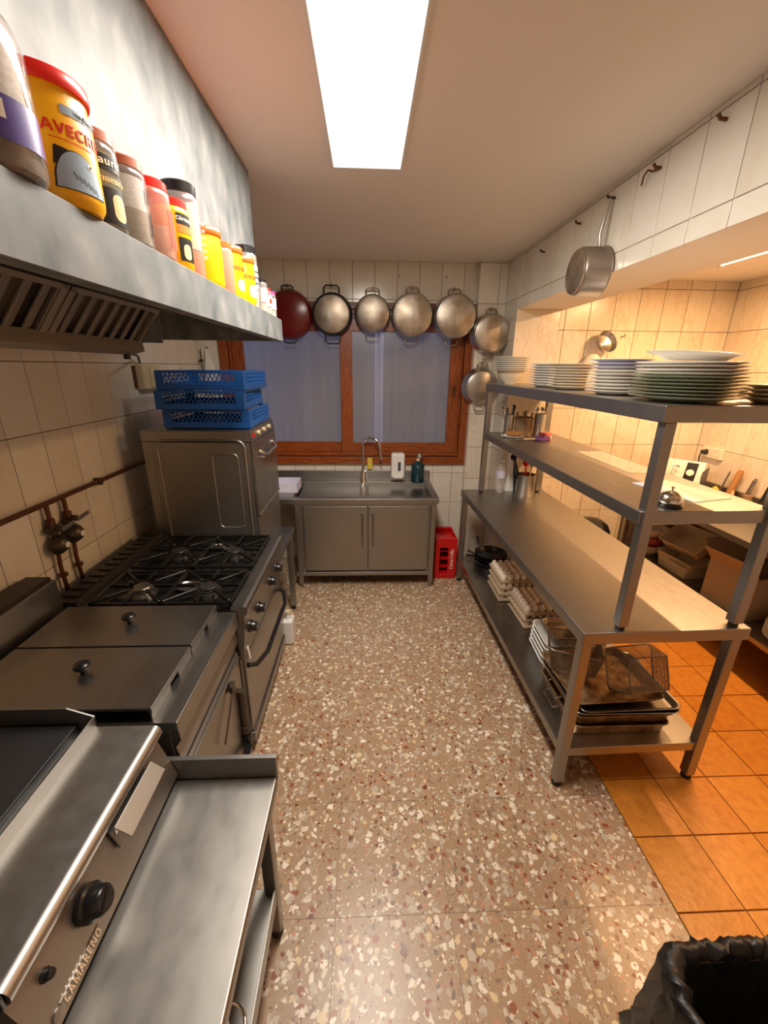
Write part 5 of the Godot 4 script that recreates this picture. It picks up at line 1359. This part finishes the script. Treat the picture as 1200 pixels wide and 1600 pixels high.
func build_lower_shelf() -> void:
	var y := TS + 0.0005
	# frying pans
	for k in 3:
		var p := thing("frying_pan", rank(k, 3) + " black frying pan in the pile at the pillar end of the lower shelf", "pan", V(1.075, y + k * 0.034, -3.235), [2.4, 3.2, 2.0][k], "black frying pans under the table")
		part(p, "body", MB.new().lathe([Vector2(0, 0), Vector2(0.105, 0), Vector2(0.115, 0.006), Vector2(0.14, 0.046), Vector2(0.137, 0.047), Vector2(0.112, 0.010), Vector2(0, 0.005)], Transform3D.IDENTITY, 36), M.black_plastic)
		part(p, "handle", MB.new().tube([V(0.135, 0.04, 0), V(0.17, 0.055, 0), V(0.22 if k < 2 else 0.19, 0.06 if k < 2 else 0.12, 0)], 0.010, 8), M.black_plastic)
	var w := thing("wok", "black wok standing on its edge behind the frying pans", "wok", V(1.40, y + 0.15, -3.27))
	part(w, "body", MB.new().lathe([Vector2(0, 0.0), Vector2(0.08, 0.008), Vector2(0.13, 0.035), Vector2(0.15, 0.07), Vector2(0.147, 0.07), Vector2(0.127, 0.038), Vector2(0, 0.004)], Transform3D(Basis(V(1, 0, 0), 1.35), Vector3.ZERO), 36), M.black_iron)
	part(w, "handle", MB.new().tube([V(-0.10, 0.10, 0.06), V(-0.14, 0.20, 0.07), V(-0.15, 0.25, 0.07), V(-0.13, 0.27, 0.07)], 0.009, 8), M.black_plastic)
	# eggs
	var egg := MB.new().lathe([Vector2(0, -0.027), Vector2(0.012, -0.0245), Vector2(0.0195, -0.014), Vector2(0.0215, -0.002), Vector2(0.019, 0.012), Vector2(0.013, 0.023), Vector2(0.006, 0.028), Vector2(0, 0.029)], Transform3D.IDENTITY, 14, TAU, 80).mesh()
	var tray_mesh := egg_tray().mesh()
	var stacks := [["taller", V(1.105, y, -2.755), 4, 0.0], ["shorter", V(1.165, y, -2.425), 3, 0.03]]
	for s in stacks:
		var g := "eggs in the %s stack of trays" % s[0]
		for k in s[2]:
			var base: Vector3 = s[1] + V(rng.randf_range(-0.006, 0.006), k * 0.050, rng.randf_range(-0.006, 0.006))
			single("egg_tray", rank(k, s[2]) + " grey brown cardboard egg tray in the %s stack under the table" % s[0], "egg tray", tray_mesh, M.pulp, base, s[3], "trays of the %s egg stack" % s[0])
			for i in 6:
				for j in 6:
					var edge: bool = i == 0 or j == 5
					if (k < s[2] - 1 and not edge) or (s[0] == "shorter" and k == s[2] - 1 and i == 2 and j == 4):
						continue
					single("egg", "pale egg in the %s tray of the %s cardboard stack" % [rank(k, s[2]), s[0]], "egg", egg, M.egg, base + V(-0.1175 + i * 0.047, 0.034, -0.1175 + j * 0.047), 0.0, g)
	# white trays
	for k in 5:
		var t := thing("serving_tray", rank(k, 5) + " white rimmed rectangular tray in the pile beside the eggs", "tray", V(1.17 + k * 0.002, y + k * 0.031, -2.005), -0.06, "white serving trays under the table")
		part(t, "dish", dish(0.34, 0.255, 0.040, 0.035, 0.018), M.white_plastic)
		if k == 0 or k == 3:
			part(t, "handle", MB.new().tube([V(0.02, 0.032, 0.115), V(0.06, 0.036, 0.14), V(0.18, 0.036, 0.15)], 0.011, 8), M.black_plastic)
	var dc := thing("dish_cover", "steel dish with dark hollow on top of the white trays", "dish", V(1.185, y + 0.165, -2.01), -0.06)
	part(dc, "dish", dish(0.27, 0.20, 0.028, 0.04, 0.014), M.pot_steel)
	part(dc, "recess", MB.new().lathe([Vector2(0, 0.018), Vector2(0.05, 0.017), Vector2(0.055, 0.022), Vector2(0.05, 0.024), Vector2(0, 0.022)], Transform3D(Basis.from_scale(V(1.2, 1, 0.7)), V(0.03, 0.0, 0.02)), 24), M.steel_worn)
	# oven tins, from below
	var tins := [
		["roasting_tin", "deep browned roasting tin at the bottom of its pile", V(1.185, y, -1.635), 0.46, 0.40, 0.062, 0.0, M.steel_stained],
		["roasting_tin", "deep browned roasting tin second from the bottom of its pile", V(1.195, y + 0.058, -1.640), 0.47, 0.40, 0.058, 0.01, M.steel_stained],
		["baking_tray", "shallow steel baking tray resting in the pile of tins", V(1.205, y + 0.105, -1.645), 0.49, 0.42, 0.030, -0.01, M.pot_steel],
		["baking_tray", "dark lined baking tray with rounded rim in the pile of tins", V(1.215, y + 0.122, -1.640), 0.475, 0.40, 0.026, 0.02, M.steel_worn],
		["baking_tray", "dented dark tray on top of the pile under the wire basket", V(1.165, y + 0.147, -1.650), 0.44, 0.37, 0.030, 0.05, M.steel_stained],
	]
	for e in tins:
		var t := thing(e[0], e[1], "tray", e[2], e[6])
		part(t, "pan", dish(e[3], e[4], e[5], 0.035, 0.02), e[7])
		if e[0] == "roasting_tin":
			part(t, "handle", MB.new().tube([V(-e[3] / 2 - 0.01, e[5] - 0.015, -0.06), V(-e[3] / 2 - 0.035, e[5] - 0.03, -0.05), V(-e[3] / 2 - 0.035, e[5] - 0.03, 0.05), V(-e[3] / 2 - 0.01, e[5] - 0.015, 0.06)], 0.004, 6), M.wire)
	fry_basket("wire frying basket lying on the pile of tins", V(1.295, y + 0.300, -1.49), 0.12, -1.95)
	fry_basket("wire frying basket tipped over behind the other basket", V(1.055, y + 0.182, -1.72), -0.4, 0.0)

func egg_tray() -> MB:
	var rows := []
	var n := 25
	for j in n:
		var row := []
		for i in n:
			var x := -0.147 + 0.294 * i / (n - 1)
			var z := -0.147 + 0.294 * j / (n - 1)
			var e := minf(minf(0.147 - absf(x), 0.147 - absf(z)) / 0.012, 1.0)
			row.append(V(x, 0.012 + 0.016 * (0.5 - 0.25 * (cos(TAU * (x + 0.1175) / 0.047) + cos(TAU * (z + 0.1175) / 0.047))) * e + (1.0 - e) * 0.010, z))
		rows.append(row)
	var b := MB.new().grid(rows)
	for sx in [-1, 1]:
		b.box(V(sx * 0.146, 0.014, 0), V(0.004, 0.016, 0.294), 0.001).box(V(0, 0.014, sx * 0.146), V(0.294, 0.016, 0.004), 0.001)
	b.box(V(0, 0.005, 0), V(0.26, 0.008, 0.26), 0.003)
	return b

# open rectangular dish with rounded corners, turned-out rim
func dish(w: float, d: float, h: float, r: float, inset: float) -> MB:
	var rows := []
	var levels := [[inset + 0.004, 0.0], [inset * 0.75, 0.003], [0.006, h - 0.004], [-0.004, h - 0.003], [-0.006, h], [-0.002, h + 0.001], [0.009, h - 0.003], [inset * 0.75 + 0.003, 0.007], [inset + 0.008, 0.004]]
	for l in levels:
		var row := []
		for p in rounded(w - 2 * l[0], d - 2 * l[0], maxf(r - l[0], 0.004), 5):
			row.append(V(p.x, l[1], p.y))
		rows.append(row)
	var b := MB.new().grid(rows, true)
	b.box(V(0, 0.003, 0), V(w - 2 * inset, 0.004, d - 2 * inset), 0.001)
	return b

func fry_basket(label: String, at: Vector3, turn: float, tip: float) -> void:
	var t := thing("fry_basket", label, "basket", at, turn)
	t.rotation.x = tip
	var w := 0.125
	var d := 0.10
	var h := 0.125
	var k := 0.80     # the floor is smaller than the mouth
	var fr := MB.new()
	var rim := []
	for p in rounded(2 * w, 2 * d, 0.03, 4):
		rim.append(V(p.x, h, p.y))
	fr.tube(rim, 0.0045, 6, true)
	var low := []
	for p in rounded(2 * w * k, 2 * d * k, 0.03, 4):
		low.append(V(p.x, 0.004, p.y))
	fr.tube(low, 0.003, 6, true)
	part(t, "rim", fr, M.wire)
	var net := MB.new()
	var n := 20
	for i in n + 1:
		var f := lerpf(-1, 1, float(i) / n) * 0.97
		net.tube([V(f * w * k, h * 0.0, -d * k), V(f * w, h, -d)], 0.0015, 3).tube([V(f * w * k, 0, d * k), V(f * w, h, d)], 0.0015, 3).tube([V(f * w * k, 0, -d * k), V(f * w * k, 0, d * k)], 0.0015, 3)
		net.tube([V(-w * k, 0, f * d * k), V(-w, h, f * d)], 0.0015, 3).tube([V(w * k, 0, f * d * k), V(w, h, f * d)], 0.0015, 3).tube([V(-w * k, 0, f * d * k), V(w * k, 0, f * d * k)], 0.0015, 3)
	for i in range(1, 13):
		var f := float(i) / 13
		var s := lerpf(k, 1, f)
		net.tube([V(-w * s, h * f, -d * s), V(w * s, h * f, -d * s), V(w * s, h * f, d * s), V(-w * s, h * f, d * s)], 0.0015, 3, true)
	part(t, "wire_net", net, M.wire).set_meta("kind", "stuff")
	part(t, "hanging_bracket", MB.new().tube([V(-0.03, h, -d), V(-0.03, h + 0.05, -d - 0.02), V(0.03, h + 0.05, -d - 0.02), V(0.03, h, -d)], 0.003, 6).tube([V(-0.03, h * 0.3, -d * 0.9), V(0.0, h, -d - 0.01), V(0.03, h * 0.3, -d * 0.9)], 0.003, 6), M.wire)
	part(t, "handle", MB.new().tube([V(-0.02, h, -d), V(-0.005, h + 0.02, -d - 0.09), V(0.005, h + 0.02, -d - 0.09), V(0.02, h, -d)], 0.0035, 6), M.wire)

# ------------------------------------------------------------------ annex
func build_annex() -> void:
	var xf := 2.30
	var ht := 0.88
	var z1 := -1.15
	var c := thing("annex_counter", "steel counter with undershelf along the annex wall", "counter", V(xf, 0, -2.3))
	var o := V(-xf, 0, 2.3)
	part(c, "countertop", MB.new().bb(V(xf, ht - 0.045, ZA + 0.01), V(XA - 0.005, ht, z1), 0.006), M.steel_top, o)
	part(c, "splashback", MB.new().bb(V(XA - 0.03, ht, ZA + 0.01), V(XA - 0.005, ht + 0.10, z1), 0.003), M.steel_worn, o)
	part(c, "undershelf", MB.new().bb(V(xf + 0.06, 0.275, ZA + 0.03), V(XA - 0.02, 0.31, z1 - 0.02), 0.003), M.steel, o)
	for e in [[xf + 0.04, z1 - 0.05], [xf + 0.04, ZA + 0.06], [XA - 0.05, z1 - 0.05], [XA - 0.05, ZA + 0.06]]:
		var g := part(c, "leg", MB.new().box(V(e[0], 0.435, e[1]), V(0.042, 0.80, 0.042), 0.003), M.steel_brushed, o)
		part(g, "foot", MB.new().cyl(V(e[0], 0, e[1]), V(e[0], 0.036, e[1]), 0.018), M.rubber)
	# contact grill with a panel of two dials
	var t := thing("toaster_oven", "white appliance with black dial strip on the annex counter", "appliance", V(2.52, ht, -3.18), 0.72)
	var pr := [Vector2(-0.15, 0), Vector2(0.15, 0), Vector2(0.15, 0.26), Vector2(-0.02, 0.30), Vector2(-0.15, 0.05)]
	part(t, "housing", MB.new().prism(pr, 0.36, Transform3D(Basis(V(1, 0, 0), V(0, 1, 0), V(0, 0, 1)), V(0, 0, -0.18))), M.white_plastic)
	var fd := (Vector2(-0.02, 0.30) - Vector2(-0.15, 0.05)).normalized()
	var fu := V(fd.x, fd.y, 0)
	var fnn := V(-fd.y, fd.x, 0)
	var mid := V(-0.085, 0.175, 0.10)
	var bs := Basis(fnn, fu, fnn.cross(fu))
	part(t, "dial_strip", MB.new().box(mid + fnn * 0.002, V(0.004, 0.25, 0.075), 0.001, bs), M.black_plastic)
	for k in 2:
		part(t, "dial", MB.new().cyl(mid + fu * (-0.05 + k * 0.09) + fnn * 0.003, mid + fu * (-0.05 + k * 0.09) + fnn * 0.018, 0.026), M.china)
	part(t, "side_panel", MB.new().bb(V(-0.10, 0.0, 0.18), V(0.15, 0.24, 0.184), 0.001), M.graphite)
	part(t, "door_bar", MB.new().tube([mid + V(0, 0.08, -0.08), mid + fnn * 0.05 + V(0, 0.07, -0.10), mid + fnn * 0.05 + V(-0.06, -0.06, -0.10), mid + V(-0.07, -0.06, -0.08)], 0.008, 8), M.pot_steel)
	var so := thing("wall_socket", "cream double socket on the annex wall", "socket", V(XA, 1.213, -3.265))
	part(so, "plate", MB.new().bb(V(-0.03, -0.045, -0.10), V(0, 0.045, 0.10), 0.006), M.china_cream)
	for z in [-0.05, 0.05]:
		part(so, "outlet", MB.new().lathe([Vector2(0, 0), Vector2(0.024, 0), Vector2(0.026, 0.003), Vector2(0.024, 0.004), Vector2(0.02, 0.001)], Transform3D(Basis(V(0, 0, 1), V(-1, 0, 0), V(0, -1, 0)), V(-0.029, 0, z)), 20), M.old_plastic)
	var pg := thing("power_plug", "black plug in the annex wall socket", "plug", V(XA - 0.033, 1.213, -3.315))
	part(pg, "plug_body", MB.new().cyl(V(0, 0, 0), V(-0.04, 0, 0), 0.022, 0.016), M.black_plastic)
	part(pg, "cord", MB.new().tube([V(-0.035, 0, 0), V(-0.05, -0.03, 0.0), V(-0.06, -0.20, 0.03), V(-0.10, -0.33, 0.05)], 0.005, 6), M.black_plastic)
	single("yellow_cloth", "yellow cloth beside the white appliance", "cloth", MB.new().lathe([Vector2(0, 0), Vector2(0.05, 0.0), Vector2(0.045, 0.03), Vector2(0.02, 0.06), Vector2(0.025, 0.10), Vector2(0.0, 0.12)], Transform3D(Basis.from_scale(V(0.7, 1, 1.2)), Vector3.ZERO), 9), M.yellow_cloth, V(2.74, ht, -3.02))
	# tools leaning on the splashback
	for e in [["sharpening_steel", "slim sharpening steel leaning on the annex splashback", -3.06, 0.22, 0.007, "pot_steel"], ["rolling_pin", "wooden rolling pin standing by the annex splashback", -2.97, 0.25, 0.022, "wood_handle"], ["wooden_spatula", "pale wooden spatula leaning over the rolling pin", -2.90, 0.20, 0.012, "bamboo"], ["steel_tongs", "steel tongs standing by the small jar", -2.83, 0.22, 0.016, "pot_steel"], ["kitchen_knife", "black handled knife leaning past the small jar", -2.70, 0.24, 0.016, "black_plastic"]]:
		var u := thing(e[0], e[1], "utensil", V(XA - 0.075, ht, e[2]))
		var lean := -0.05 if e[0] == "wooden_spatula" else 0.02
		part(u, "shaft", MB.new().tube([V(0, 0.005, 0), V(0.02, e[3] * 0.6, lean), V(0.03, e[3], lean * 1.6)], e[4], 8), M[e[5]])
		part(u, "tip", MB.new().cyl(V(0.03, e[3] - 0.005, lean * 1.6), V(0.032, e[3] + 0.015, lean * 1.7), e[4] * 0.7), M[e[5]])
	var j := thing("sauce_jar", "small jar of red sauce with dark lid on the annex counter", "jar", V(XA - 0.10, ht, -2.765))
	part(j, "body", MB.new().lathe([Vector2(0, 0), Vector2(0.036, 0), Vector2(0.036, 0.085), Vector2(0.028, 0.10)], Transform3D.IDENTITY, 24), M.clear_plastic)
	part(j, "contents", MB.new().lathe([Vector2(0, 0.003), Vector2(0.034, 0.003), Vector2(0.034, 0.06), Vector2(0, 0.06)], Transform3D.IDENTITY, 24), M.rose)
	part(j, "lid", MB.new().cyl(V(0, 0.098, 0), V(0, 0.118, 0), 0.031), M.drum)
	for k in 3:
		single("plate", rank(k, 3) + " white plate piled on the annex counter", "plate", plate_mesh(0.12).mesh(), M.china, V(2.72, ht + k * 0.014, -2.62), 0.0, "plates on the annex counter")
	# under the counter
	var yu := 0.3105
	for e in [[V(2.56, yu, -2.92), 0.0, 0.0, "lowest of its pile"], [V(2.56, yu + 0.035, -2.92), 0.12, 0.0, "second in its pile"], [V(2.60, yu + 0.205, -2.94), 0.2, 0.55, "tipped up in the first pile"], [V(2.845, yu + 0.14, -2.80), 0.0, 1.42, "tipped up against another tub"]]:
		var b := single("food_tub", "beige rectangular food tub %s under the annex counter" % e[3], "tub", dish(0.24, 0.34, 0.10, 0.03, 0.03), M.tub_plastic, e[0], e[1], "beige food tubs under the annex counter")
		b.rotation = V(0, e[1], e[2])
	var bx := thing("cardboard_box", "open brown cardboard box under the annex counter", "box", V(2.60, yu, -2.40), 0.15)
	part(bx, "carton", MB.new().bb(V(-0.16, 0, -0.17), V(0.16, 0.004, 0.17), 0.0).bb(V(-0.16, 0, -0.17), V(-0.154, 0.30, 0.17), 0.001).bb(V(0.154, 0, -0.17), V(0.16, 0.30, 0.17), 0.001).bb(V(-0.16, 0, -0.17), V(0.16, 0.30, -0.164), 0.001).bb(V(-0.16, 0, 0.164), V(0.16, 0.30, 0.17), 0.001), M.cardboard)
	part(bx, "flap", MB.new().box(V(-0.20, 0.35, 0), V(0.004, 0.14, 0.33), 0.001, Basis(V(0, 0, 1), 0.7)), M.cardboard)
	part(bx, "flap", MB.new().box(V(0.0, 0.36, -0.21), V(0.31, 0.14, 0.004), 0.001, Basis(V(1, 0, 0), -0.6)), M.cardboard)
	var tint := [M.china_cream, M.rose, M.china]
	for k in 3:
		single("mixing_bowl", ["cream bowl lowest in the pile by the tubs", "red bowl in the middle of the pile by the tubs", "white bowl topping the pile by the tubs"][k], "bowl", MB.new().lathe([Vector2(0, 0), Vector2(0.05, 0), Vector2(0.10, 0.05), Vector2(0.125, 0.10), Vector2(0.121, 0.10), Vector2(0.095, 0.052), Vector2(0, 0.006)], Transform3D.IDENTITY, 32), tint[k], V(2.50, yu + k * 0.075, -3.27))
	for k in 6:
		single("plate", rank(k, 6) + " large plate in the pile on the annex undershelf", "plate", plate_mesh(0.15).mesh(), M.china, V(2.56, yu + k * 0.015, -1.98), 0.0, "plates on the annex undershelf")
	single("white_bucket", "white bucket on the floor by the annex counter end", "bucket", MB.new().lathe([Vector2(0, 0), Vector2(0.10, 0), Vector2(0.125, 0.26), Vector2(0.13, 0.265), Vector2(0.13, 0.275), Vector2(0.121, 0.275), Vector2(0.097, 0.005), Vector2(0, 0.005)], Transform3D.IDENTITY, 30), M.white_plastic, V(2.20, 0.0, -3.05))
	var kb := thing("waste_bin", "black bin with domed lid behind the worktable", "bin", V(1.93, 0, -3.25))
	part(kb, "body", MB.new().lathe([Vector2(0, 0), Vector2(0.12, 0), Vector2(0.15, 0.50), Vector2(0.145, 0.50), Vector2(0, 0.49)], Transform3D.IDENTITY, 32), M.black_plastic)
	part(kb, "lid", MB.new().lathe([Vector2(0.155, 0.49), Vector2(0.16, 0.51), Vector2(0.155, 0.55), Vector2(0.13, 0.60), Vector2(0.08, 0.635), Vector2(0, 0.645)], Transform3D.IDENTITY, 32), M.black_plastic)
	# ladle on the annex wall
	var ld := thing("hanging_ladle", "steel ladle hanging on the cream annex wall", "ladle", V(1.835, 2.05, ZA + 0.045))
	part(ld, "bowl", MB.new().lathe([Vector2(0, 0), Vector2(0.04, 0.006), Vector2(0.07, 0.03), Vector2(0.085, 0.07), Vector2(0.082, 0.07), Vector2(0.066, 0.033), Vector2(0, 0.006)], Transform3D(Basis(V(0, 0, 1), -0.5) * Basis(V(1, 0, 0), 1.1), V(0.0, -0.02, 0.0)), 32), M.pot_steel)
	part(ld, "collar", MB.new().lathe([Vector2(0.075, 0), Vector2(0.045, 0.06), Vector2(0.03, 0.075)], Transform3D(Basis.IDENTITY, V(-0.06, -0.16, 0.02)), 26), M.china_cream)
	part(ld, "hook", MB.new().tube([V(0.18, 0.05, -0.045), V(0.18, 0.05, -0.01), V(0.18, 0.065, -0.002)], 0.004, 6), M.valve)

# ------------------------------------------------------------------ rubbish bin with a bag, at the camera's feet
func build_bin() -> void:
	var t := thing("rubbish_bin", "square rubbish bin lined with a black plastic bag", "bin", V(0.90, 0, -0.31))
	part(t, "bin_body", MB.new().prism(rounded(0.46, 0.42, 0.06), 0.20, Transform3D(Basis(V(1, 0, 0), V(0, 0, 1), V(0, -1, 0)), V(0, 0.20, 0))), M.black_plastic)
	for e in [[-0.225, 0.0, 0.01, 0.32], [0.225, 0.0, 0.01, 0.32], [0.0, -0.205, 0.36, 0.01], [0.0, 0.205, 0.36, 0.01]]:
		part(t, "bin_side", MB.new().box(V(e[0], 0.39, e[1]), V(e[2], 0.40, e[3]), 0.003), M.black_plastic)
	var f := FastNoiseLite.new()
	f.seed = 12
	f.frequency = 1.0
	var rows := []
	# from the skirt outside, over the rim, down inside
	var prof := [[0.030, 0.22], [0.034, 0.27], [0.022, 0.32], [0.026, 0.38], [0.014, 0.44], [0.018, 0.50], [0.014, 0.56], [0.016, 0.60], [0.006, 0.618], [-0.012, 0.615], [-0.022, 0.59], [-0.028, 0.54], [-0.04, 0.45], [-0.06, 0.36], [-0.10, 0.30]]
	var base_count := 150
	for l in prof.size():
		var row := []
		var e: Array = prof[l]
		var base := rounded(0.48 + 2 * e[0], 0.44 + 2 * e[0], 0.07, 8)
		var fine := []
		for i in base.size():
			var nx: Vector2 = base[(i + 1) % base.size()]
			var cuts := maxi(1, roundi(base[i].distance_to(nx) / 0.012))
			for c in cuts:
				fine.append(base[i].lerp(nx, float(c) / cuts))
		for i in base_count:
			var p: Vector2 = fine[i * fine.size() / base_count]
			var d := p.normalized()
			var a := atan2(p.y, p.x)
			var wr := f.get_noise_3d(cos(a) * 9.0, sin(a) * 9.0, e[1] * 5.0) * 0.020 + f.get_noise_3d(cos(a) * 30.0, sin(a) * 30.0, e[1] * 14.0) * 0.012
			row.append(V(p.x + d.x * wr, e[1] + f.get_noise_2d(a * 9.0, e[1] * 2.0) * 0.022, p.y + d.y * wr))
		rows.append(row)
	part(t, "bin_bag", MB.new().grid(rows, true), M.bag)
	part(t, "bag_floor", MB.new().bb(V(-0.19, 0.285, -0.17), V(0.19, 0.30, 0.17), 0.005), M.bag)

# ------------------------------------------------------------------ scene
func _ready() -> void:
	rng.seed = 20240611
	var cam := Camera3D.new()
	cam.name = "camera"
	cam.fov = 102.33
	cam.keep_aspect = Camera3D.KEEP_HEIGHT
	cam.near = 0.02
	cam.transform = Transform3D(Basis(Vector3.UP, deg_to_rad(-2.455)) * Basis(Vector3.RIGHT, deg_to_rad(-19.332)) * Basis(Vector3.BACK, deg_to_rad(0.662)), V(0, 1.85, 0))
	add_child(cam)
	cam.current = true
	var env := Environment.new()
	env.background_mode = Environment.BG_COLOR
	env.background_color = Color(0.56, 0.62, 0.86)
	env.background_energy_multiplier = 3.4
	env.ambient_light_source = Environment.AMBIENT_SOURCE_DISABLED
	env.tonemap_mode = Environment.TONE_MAPPER_LINEAR
	env.tonemap_exposure = 1.0
	env.sdfgi_enabled = true
	env.ssao_enabled = true
	env.ssil_enabled = true
	var we := WorldEnvironment.new()
	we.name = "environment"
	we.environment = env
	add_child(we)
	# the ceiling panel and the annex tube
	area_light("panel_light", V(0.003, CEIL - 0.014, -1.57), Vector2(0.284, 1.186), Color(1.0, 0.955, 0.895), 5.6)
	area_light("tube_light", V(2.16, 2.447, -2.2), Vector2(0.03, 1.16), Color(1.0, 0.78, 0.55), 6.2)

	make_materials()
	build_room()
	build_hood()
	build_left_run()
	build_sink()
	build_pots()
	build_table()
	build_annex()
	build_bin()
	build_jars()

func area_light(called: String, at: Vector3, size: Vector2, c: Color, e: float) -> void:
	var l := AreaLight3D.new()
	l.name = called
	l.area_size = size
	l.light_color = c
	l.light_energy = e
	l.area_range = 12.0
	l.area_attenuation = 2.0
	l.shadow_enabled = true
	l.position = at
	l.rotation_degrees = V(-90, 0, 0)
	add_child(l)
